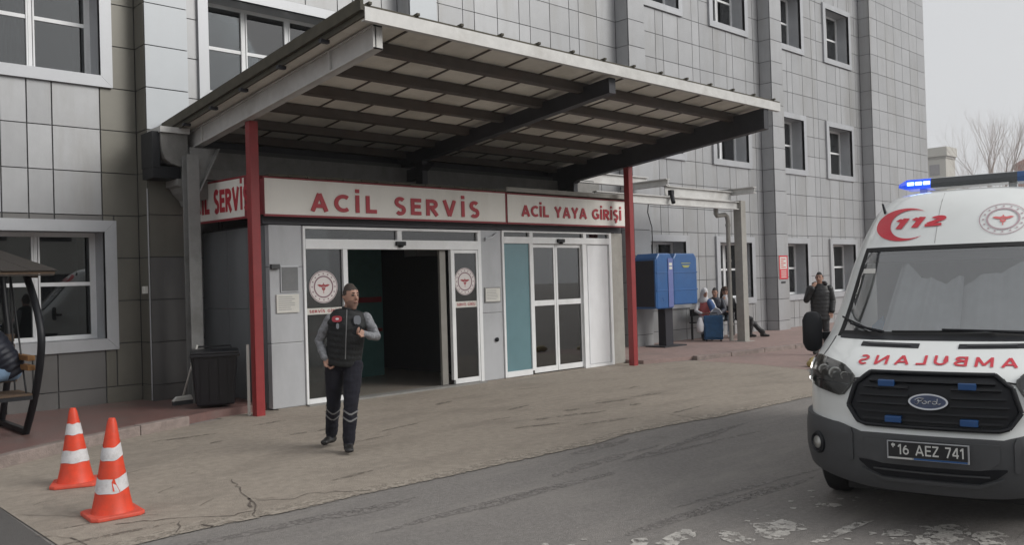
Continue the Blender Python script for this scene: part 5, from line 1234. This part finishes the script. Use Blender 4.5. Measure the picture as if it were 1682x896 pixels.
seated('person', 'seated dark haired man in a black jacket between the two women on the bench', (19.93, BY+.02, .06), AZ+.05, dict(top='jacket_navy', trousers='jacket_navy', shoe='boot'), 'hair_black', head_yaw=-.3, jacket=('jacket_navy', .05, .03), J2=dict(paint_hair=True))
w3, hp3 = seated('person', 'seated woman with long brown hair, white scarf and pale blue jeans', (20.42, BY, .06), AZ-.05, dict(top='jacket_black', trousers='jeans_pale', shoe='cloth_white'), 'hair_brown', head_yaw=.2, jacket=('jacket_black', .05, .03), J2=dict(wrR=(-.05, -.30, .98), haR=(-.02, -.28, 1.06), hair=1.14))
b = B(); b.loft([hp3(-.02, .04, .06), hp3(-.02, .06, -.05), hp3(-.02, .07, -.2), hp3(-.02, .08, -.32)], [(.085, .07), (.10, .07), (.11, .06), (.09, .05)]); b.build('long_hair', 'hair_brown', w3, smooth=True)
b = B(); b.loft([hp3(0, -.06, -.10), hp3(0, -.12, -.22), hp3(.01, -.14, -.33)], [(.07, .05), (.11, .06), (.10, .05)]); b.build('scarf', 'cloth_white', w3, smooth=True)
seated('person', 'person in dark clothes seated behind the square column with one leg stretched out', (20.44, 12.75, .06), AZ+R(80), dict(top='jacket_black', trousers='jacket_black', shoe='boot'), 'hair_black', J2=dict(paint_hair=True, wrL=(.12, -.16, .62), haL=(.08, -.20, .60), wrR=(-.12, -.16, .62), haR=(-.08, -.2, .6), knL=(.06, -.40, .36), anL=(.03, -.62, .10), toL=(.03, -.80, 0), knR=(-.05, -.34, .50), anR=(-.05, -.30, .10), toR=(-.05, -.45, 0), shL=(.15, -.05, .98), shR=(-.15, -.05, .98)))
t = thing('bench', 'dark metal bench under the group seated against the wall', 'bench', (19.1, 13.1, .06))
for k in range(4): b = B(); b.box(0, 2.1, -.12+.11*k, -.03+.11*k, .44, .465); b.build('slat', 'black_plastic', t)
for x_ in (.03, 2.0): b = B(); b.box(x_, x_+.04, -.12, -.08, 0, .44); b.build('leg', 'black_plastic', t); b = B(); b.box(x_, x_+.04, .22, .26, 0, .80); b.build('leg', 'black_plastic', t)
b = B(); b.box(0, 2.1, .235, .26, .62, .80); b.build('backrest', 'black_plastic', t)
t = thing('suitcase', 'blue fabric suitcase standing in front of the seated group', 'suitcase', (19.02, 12.60, .06), AZ)
b = B(); b.box(-.24, .24, -.13, .13, .04, .66); b.build('shell', 'suitcase_blue', t, bevel=.04); b = B(); b.box(-.20, .20, -.155, -.131, .10, .44); b.build('pocket', 'suitcase_blue', t, bevel=.012)
b = B(); b.tube([(-.1, 0, .66), (-.1, 0, .72), (.1, 0, .72), (.1, 0, .66)], .012, 6); b.build('handle', 'black_plastic', t)
for x_ in (-.18, .18): b = B(); b.box(x_-.02, x_+.02, -.1, .1, 0, .05); b.build('wheel', 'black_rubber', t)
b = B(); b.prism([(-.16, 0), (.02, -.05), (.17, .03), (.10, .16), (.0, .22), (-.08, .10)], 'y', -.012, .012); o = b.build('paper_bag', 'cloth_white'); o.location = (19.22, 12.66, .74); o.rotation_euler = (R(35), 0, AZ); tag(o, 'crumpled white paper held above the blue suitcase', 'paper')
b = B(); b.loft([(0, 0, .05), (0, 0, .18), (.01, 0, .34)], [(.10, .08), (.12, .09), (.06, .05)]); o = b.build('tote_bag', 'cloth_white', smooth=True); o.location = (18.72, 12.80, .30); tag(o, 'pale cloth bag hanging at the left end of the bench', 'bag')
# --- person on the garden swing
SP = (2.76, 11.42)
seated('person', 'person in dark puffer jacket and blue jeans sitting on the garden swing', (*SP, .10), R(-100), dict(top='jacket_navy', trousers='jeans_blue', shoe='boot'), 'hair_black', lean=.22, jacket=('jacket_navy', .16, .06), seat=.68, head_yaw=.2)

# ------------------------------------------------------------------ phone booth pair
t = thing('phone_booth', 'pair of blue plastic phone hoods side by side on a black post', 'phone booth', (17.2, 12.72, .06))
b = B(); b.box(-.17, .13, -.10, .12, .02, .98); b.build('post', 'booth_inside', t, bevel=.01)
b = B(); b.box(-.46, .42, -.28, .30, 0, .03); b.build('base_plate', 'steel_dark', t)
def hood(dx, w_, z0):
    """rounded blue shell with ribs round it"""
    d_, z1 = .325, 2.24
    b = B(); prof = [(-w_, z0), (w_, z0), (w_, z1-.12), (w_-.10, z1), (-w_+.10, z1), (-w_, z1-.12)]
    b.prism([(x_+dx, z_) for x_, z_ in prof], 'y', -d_, d_); s_ = b.build('hood', 'blue_booth', t, bevel=.035)
    for z_ in (1.36, 1.78):
        b = B(); b.box(dx-w_-.006, dx+w_+.006, -d_-.010, d_+.006, z_-.016, z_+.016); b.build('rib', 'blue_booth', s_, bevel=.006)
    return s_
h1 = hood(-.445, .322, .93); h2 = hood(.385, .485, 1.0)
b = B(); b.box(-.782, -.768, -.27, .29, .98, 2.07); b.build('opening', 'booth_inside', h1); b = B(); b.box(-.80, -.76, -.315, -.271, .95, 2.10); b.build('edge', 'blue_booth', h1, bevel=.01)
b = B(); b.box(-.33, -.135, -.341, -.3255, .96, 2.12); b.build('side_panel', 'blue_pale', h1, bevel=.004)
for x_, z_, m_, p_ in ((-.235, 1.98, 'paper', h1), (-.235, 1.89, 'paper', h1), (.40, 1.99, 'yellow_logo', h2)):
    if m_ == 'paper': b = B(); b.box(x_-.06, x_+.06, -.346, -.3415, z_-.033, z_+.033); b.build('sticker', m_, p_)
    else:
        b = B(); b.box(x_-.19, x_+.19, -.334, -.3255, z_, z_+.018); b.prism([(x_-.17, z_-.04), (x_+.17, z_-.04), (x_+.09, z_-.10), (x_-.09, z_-.10)], 'y', -.334, -.3255); b.build('logo', m_, p_)

# ------------------------------------------------------------------ wheeled bin, broom
t = thing('wheelie_bin', 'large black wheeled rubbish bin between the grey post and the red post', 'bin', (5.42, 11.86, .10), R(-24)); t.scale = (1.06, .98, .80)
b = B(); w0, d0, w1_, d1 = .235, .24, .285, .33
b.add([(-w0, -d0, .05), (w0, -d0, .05), (w0, d0, .05), (-w0, d0, .05), (-w1_, -d1, .93), (w1_, -d1, .93), (w1_, d1, .93), (-w1_, d1, .93)], [(0,3,2,1), (0,1,5,4), (1,2,6,5), (2,3,7,6), (3,0,4,7), (4,5,6,7)]); b.build('tub', 'bin_black', t, bevel=.025)
b = B(); b.box(-.31, .31, -.36, .36, .90, .95); b.build('rim', 'bin_black', t, bevel=.012)
b = B(); b.prism([(-.37, .955), (.36, .955), (.36, .985), (.2, 1.01), (-.2, 1.015), (-.37, .99)], 'x', -.30, .30); b.build('lid', 'bin_black', t, bevel=.01)
b = B(); b.tube([(-.22, .37, 1.0), (-.22, .42, 1.03), (.22, .42, 1.03), (.22, .37, 1.0)], .016, 6); b.build('handle', 'bin_black', t, smooth=True)
for x_ in (-.17, -.06, .06, .17):
    b = B(); b.prism([(-.245, .08), (-.335, .89), (-.345, .89), (-.262, .08)], 'x', x_-.012, x_+.012); b.build('rib', 'bin_black', t)
for y_ in (-.15, .0, .15):
    b = B(); b.prism([(-.238, .08), (-.288, .89), (-.300, .89), (-.25, .08)], 'y', y_-.012, y_+.012); b.build('rib', 'bin_black', t)
for y_ in (-.08, .06): b = B(); b.prism([(-.285, .66), (-.297, .80), (-.303, .80), (-.291, .66)], 'y', y_-.03, y_+.03); b.build('sticker', 'paper' if y_ < 0 else 'print_grey', t)
for x_ in (-.22, .22): bb = B(); bb.lathe([(.02, -.02), (.08, -.02), (.08, .02), (.02, .02)], (0, 0, 0), 16); bb.v = [(x_+z_, .25+a, .08+c) for a, c, z_ in bb.v]; bb.build('wheel', 'black_rubber', t)
b = B(); b.tube([(-.32, .33, .98), (-.32, .36, 1.04), (-.20, .40, 1.06)], .02, 6); 
t = thing('broom', 'white long handled scrubber leaning against the side of the bin', 'broom', (5.18, 12.45, .10))
b = B(); b.tube([(.02, 0, .12), (.13, -.28, .86)], .014, 8); b.build('handle', 'paper', t, smooth=True)
b = B(); b.prism([(-.14, .06), (.16, .06), (.13, .13), (-.08, .12)], 'y', -.04, .04); b.build('head', 'paper', t, bevel=.01); b = B(); b.box(-.13, .15, -.035, .035, 0, .059); b.build('bristles', 'bumper_plastic', t)

# ------------------------------------------------------------------ traffic cones
def cone(lab, x, y, rz, lean, hh, bandrot):
    t = thing('traffic_cone', lab, 'traffic cone', (x, y, -.003), rz, group='orange traffic cones at the kerb')
    b = B(); b.prism([(-.20, -.155), (-.155, -.20), (.155, -.20), (.20, -.155), (.20, .155), (.155, .20), (-.155, .20), (-.20, .155)], 'z', 0, .032); b.build('base', 'cone_base', t, bevel=.01)
    H_ = hh; r0, r1 = .150, .030
    def rad(z): return r0+(r1-r0)*(z-.03)/(H_-.03)
    b = B(); b.lathe([(r0+.012, .03), (r0, .055)]+[(rad(z), z) for z in (.15, .3, .45, .6, H_-.03)]+[(r1*.8, H_), (r1*.5, H_-.004), (r1*.45, H_-.06)], (0, 0, 0), 28)
    b.v = [(x_+lean*z_*z_, y_, z_) for x_, y_, z_ in b.v]; b.build('body', 'cone_orange', t, smooth='auto')
    for z0, z1 in ((.215, .325), (.465, .565)):
        b = B(); n = 32; vs = []
        for k in range(n):
            a = 2*math.pi*k/n
            for e in (z0, z1):
                z_ = e+bandrot*.03*math.sin(a+.6)+(.004*math.sin(5*a)); r_ = rad(z_)+.003; vs.append((r_*math.cos(a)+lean*z_*z_, r_*math.sin(a), z_))
        b.add(vs, [(2*k, 2*((k+1) % n), 2*((k+1) % n)+1, 2*k+1) for k in range(n)]); bd_ = b.build('reflective_sleeve', 'cone_white', t, smooth=True)
        if z0 < .3:
            b = B(); a = aim(x, y)-rz-math.pi/2+(.25 if bandrot > .5 else -.5)
            if bandrot > .5:
                vs = []
                for u_, v_ in ((-.025, -.01), (.03, -.02), (.0, .05), (-.01, .10), (-.03, .06)): r_ = rad(z0+v_)+.0045; vs.append((r_*math.cos(a+u_/r_), r_*math.sin(a+u_/r_), z0+v_+.0))
                b.add(vs, [tuple(range(5))]); b.build('scuff', 'cone_orange', bd_)
    return t
cone('taller orange cone in front with a torn crooked lower white band', 2.42, 7.20, aim(2.4, 7.2)+.25, .02, .76, 1.)
cone('duller orange cone behind with even white bands nearer the kerb', 2.58, 8.62, aim(2.6, 8.6)-.1, -.02, .70, .1)

# ------------------------------------------------------------------ garden swing
t = thing('garden_swing', 'dark garden swing with a shingled roof and curved metal frame', 'swing', (2.92, 11.6, .10)); O_ = (2.92, 11.6, .10)
def curve(ks, m=10):
    P_ = [Vector(p) for p in ks]; out = []
    for i in range(len(P_)-1):
        p0, p1, p2, p3 = P_[max(i-1, 0)], P_[i], P_[i+1], P_[min(i+2, len(P_)-1)]
        for k in range(m): u_ = k/m; out.append(.5*((2*p1)+(-p0+p2)*u_+(2*p0-5*p1+4*p2-p3)*u_*u_+(-p0+3*p1-3*p2+p3)*u_**3))
    return out+[P_[-1]]
for x_ in (2.90, .75):
    b = B(); b.tube(curve([(x_, 11.34, 2.0), (x_, 11.10, 1.79), (x_, 10.86, 1.50), (x_, 10.77, 1.23), (x_, 10.89, .88), (x_, 11.14, .50), (x_, 11.50, .10)]), .042, 10); tb(b, O_).build('frame_post', 'black_plastic', t, smooth=True)
    b = B(); b.tube(curve([(x_, 12.40, 2.02), (x_, 12.28, 1.65), (x_, 12.15, 1.19), (x_, 12.25, .70), (x_, 12.60, .10)]), .040, 10); tb(b, O_).build('frame_post', 'black_plastic', t, smooth=True)
    b = B(); b.bar((x_, 11.45, .14), (x_, 12.65, .14), .06, .06); tb(b, O_).build('foot_bar', 'black_plastic', t)
    b = B(); b.bar((x_, 10.95, 1.98), (x_, 13.0, 2.25), .06, .07); tb(b, O_).build('roof_beam', 'wood_dark', t)
b = B(); b.prism([(10.78, 1.985), (13.1, 2.30), (13.1, 2.333), (10.78, 2.012)], 'x', .55, 3.06); tb(b, O_).build('roof_board', 'wood_dark', t)
for k in range(9):
    y0 = 10.76+k*.26; z_ = 2.020+(y0-10.78)*.136
    for j in range(9):
        b = B(); x0 = .52+j*.285; b.prism([(y0, z_+.001), (y0+.30, z_+.050), (y0+.30, z_+.058), (y0, z_+.012)], 'x', x0+.004, x0+.281); tb(b, O_).build('shingle', 'shingle', t)
b = B(); b.box(.56, 3.05, 10.77, 10.79, 1.965, 1.982); tb(b, O_).build('eaves_board', 'shingle', t)
for z_ in (.92, 1.03): b = B(); b.box(2.80, 2.88, 10.95, 11.66, z_-.03, z_+.03); tb(b, O_).build('armrest', 'wood', t, bevel=.008)
for k in range(6): b = B(); b.box(.95, 2.86, 11.02+.10*k, 11.10+.10*k, .60, .625); tb(b, O_).build('seat_slat', 'wood_dark', t)
for k in range(5): b = B(); b.box(.95, 2.86, 11.64+.02*k, 11.665+.02*k, .72+.12*k, .81+.12*k); tb(b, O_).build('back_slat', 'wood_dark', t)
b = B(); b.box(.95, 2.86, 11.0, 11.04, .555, .598); tb(b, O_).build('seat_rail', 'black_plastic', t)
for x_ in (1.0, 2.82):
    for y_ in (11.1, 11.58): b = B(); b.tube([(x_, y_, .6), (x_, 11.7, 2.08)], .010, 6); tb(b, O_).build('hanger', 'black_plastic', t)

# ------------------------------------------------------------------ sign on the pier, yellow stone, distance
t = thing('wall_notice', 'tall white and red notice on the pier next to the ambulance', 'sign', (23.42, YP-.003, 1.57)); b = B(); b.box(0, .5, -.015, 0, 0, .70); b.build('sheet', 'paper', t)
b = B(); b.box(.001, .499, -.018, -.0151, .0, .30); b.box(.001, .499, -.018, -.0151, .66, .70); b.box(.001, .05, -.018, -.0151, .3, .66); b.box(.45, .499, -.018, -.0151, .3, .66); b.build('red_field', 'ambulance_red', t)
b = B()
for k in range(4): b.box(.10, .40, -.021, -.0181, .05+.06*k, .075+.06*k)
b.build('print', 'paper', t)
b = B()
for k in range(5): b.box(.11, .26 if k % 2 else .38, -.0175, -.0151, .34+.06*k, .365+.06*k)
b.build('print', 'ambulance_red', t)
b = B(); b.box(0, .22, -.02, -.003, 0, .05); o = b.build('small_plate', 'steel_dark'); o.location = (23.55, YP-.0, 1.45); tag(o, 'tiny dark plate under the red and white notice', 'plate')
b = B(); b.loft([(-.14, 0, .07), (-.05, .0, .085), (.06, 0, .085), (.14, 0, .06)], [(.08, .06), (.10, .075), (.10, .07), (.08, .05)], (0, 1, 0), 10); o = b.build('painted_stone', 'yellow_paint', smooth=True); noise_push(o.data, .02, 9); o.location = (15.15, 7.88, -.01); tag(o, 'rounded stone with worn yellow paint by the ambulance headlight', 'stone')
b = B(); b.loft([(-.2, 0, .04), (.0, .0, .06), (.2, 0, .04)], [(.07, .04), (.09, .05), (.07, .04)], (0, 1, 0), 10); o = b.build('painted_stone', 'yellow_paint', smooth=True); noise_push(o.data, .02, 7); o.location = (16.2, 8.35, -.01); tag(o, 'flat yellowish stone at the feet of the man in the quilted coat', 'stone')

t = thing('distant_building', 'flat roofed pale building far away between the hospital and the tree', 'building', (150.6, 54.1, 0), R(-.2))
b = B(); b.box(0, 4, 0, 26, -1, 19.9); b.build('wall', 'far_wall', t); b = B(); b.box(-.3, 4.3, -.3, 26.3, 20.31, 21.8); b.build('parapet', 'far_wall', t); b = B(); b.box(-.1, 4.1, -.1, 26.1, 19.9, 20.3); b.build('cornice', 'far_wall_shade', t)
for k in range(8):
    for z_ in (17.2, 13.8, 10.4):
        b = B(); b.box(-.06, .0-.005, 1.+3*k, 2.6+3*k, z_, z_+1.8); b.build('window', 'far_window', t)
t = thing('distant_house', 'far reddish house glimpsed above the roof light of the ambulance', 'house', (172, 44.5, 0), R(15))
b = B(); b.box(-6, 6, -9, 5, -1, 19); b.build('wall', 'brick_red', t); b = B(); b.prism([(-9.6, 19), (5.6, 19), (-2, 23)], 'x', -6.5, 6.5); b.build('roof', 'brick_red', t); b = B(); b.box(-3, -2, 1.5, 2.6, 20, 24); b.build('chimney', 'brick_red', t)
t = thing('distant_house', 'long low brick coloured block behind the bare trees', 'house', (178, 60, 0), R(15))
b = B(); b.box(-6, 6, -14, 12, -1, 15); b.build('wall', 'brick_red', t); b = B(); b.box(-6.3, 6.3, -14.3, 12.3, 15, 16); b.build('roof', 'far_wall_shade', t)
t = thing('reflection_building', 'long pale block added out of view for the windows and door glass to mirror', 'building', (0, -34, 0), R(-4))  # unseen block added for glass reflections and shade on the lower facade
b = B(); b.box(-40, 34, -12, 0, -.5, 9.5); b.build('wall', 'far_wall', t); b = B(); b.box(-40.4, 34.4, -12.4, .4, 9.5, 10.1); b.build('parapet', 'far_wall', t)
wb = B(); wb.box(-1.1, 1.1, -.05, .04, -.9, .9); wm = wb.mesh('reflection_window'); wm.materials.append(MATS['room_dark'])
for k in range(18):
    for z_ in (2.2, 6.2):
        o = bpy.data.objects.new('window', wm); COL.objects.link(o); o.parent = t; o.location = (-38+4*k, 0, z_)
def bare_tree(label, x, y, h, seed, spread=.5):
    rnd = random.Random(seed); t = thing('bare_tree', label, 'tree', (x, y, 0), group='bare winter trees in the distance'); tk, br, tw = B(), B(), B()
    def grow(p, d, L, r_, dep):
        q = p; pts = [p]; rr = [r_]; n = 3
        for k in range(n):
            d = (d+Vector((rnd.uniform(-.16, .16), rnd.uniform(-.16, .16), rnd.uniform(-.02, .14)))).normalized(); q = q+d*L/n; pts.append(q); rr.append(r_*(1-.38*(k+1)/n))
        (tk if dep == 0 else br if dep < 3 else tw).tube(pts, rr, 5 if dep < 3 else 3, caps=False)
        if dep >= 6: return
        m_ = rnd.choice((3, 4)) if dep < 5 else 3
        for k in range(m_):
            a = rnd.random()*2*math.pi; s_ = rnd.uniform(.55, 1.)*spread*(1.25 if dep == 0 else 1); nd = (d+Vector((math.cos(a)*s_, math.sin(a)*s_, .22))).normalized()
            grow(pts[rnd.choice((1, 2, 3, 3))] if dep > 0 else pts[rnd.choice((2, 3))], nd, L*rnd.uniform(.62, .82), rr[-1]*rnd.uniform(.6, .8), dep+1)
    grow(Vector((0, 0, -.2)), Vector((0, 0, 1)), h*.30, h*.016, 0)
    tk.build('trunk', 'bark', t); br.build('branches', 'bark', t); tw.build('twigs', 'twig', t)
bare_tree('tallest bare tree rising behind the ambulance next to the pale building', 142.5, 47.2, 30, 4, .45)
bare_tree('lower bare tree to the right of the tallest one above the roof light', 143.8, 42.0, 24, 9)
bare_tree('small bare tree in front of the reddish house', 150.0, 40.0, 22, 12)
bare_tree('bare tree close to the corner of the pale building', 146.0, 51.0, 21, 21)

# ------------------------------------------------------------------ winter haze
hm = bpy.data.materials.new('haze'); hm.use_nodes = True; ht_ = hm.node_tree; ht_.nodes.clear()
ho = ht_.nodes.new('ShaderNodeOutputMaterial'); pv = ht_.nodes.new('ShaderNodeVolumePrincipled'); pv.inputs['Color'].default_value = (.93, .94, .96, 1); pv.inputs['Density'].default_value = .0006; pv.inputs['Anisotropy'].default_value = .2
ht_.links.new(pv.outputs[0], ho.inputs['Volume'])
b = B(); b.box(-261, 301, -261, 301, -1.2, 38); o = b.build('haze', None); o.data.materials.append(hm); tag(o, kind='stuff')
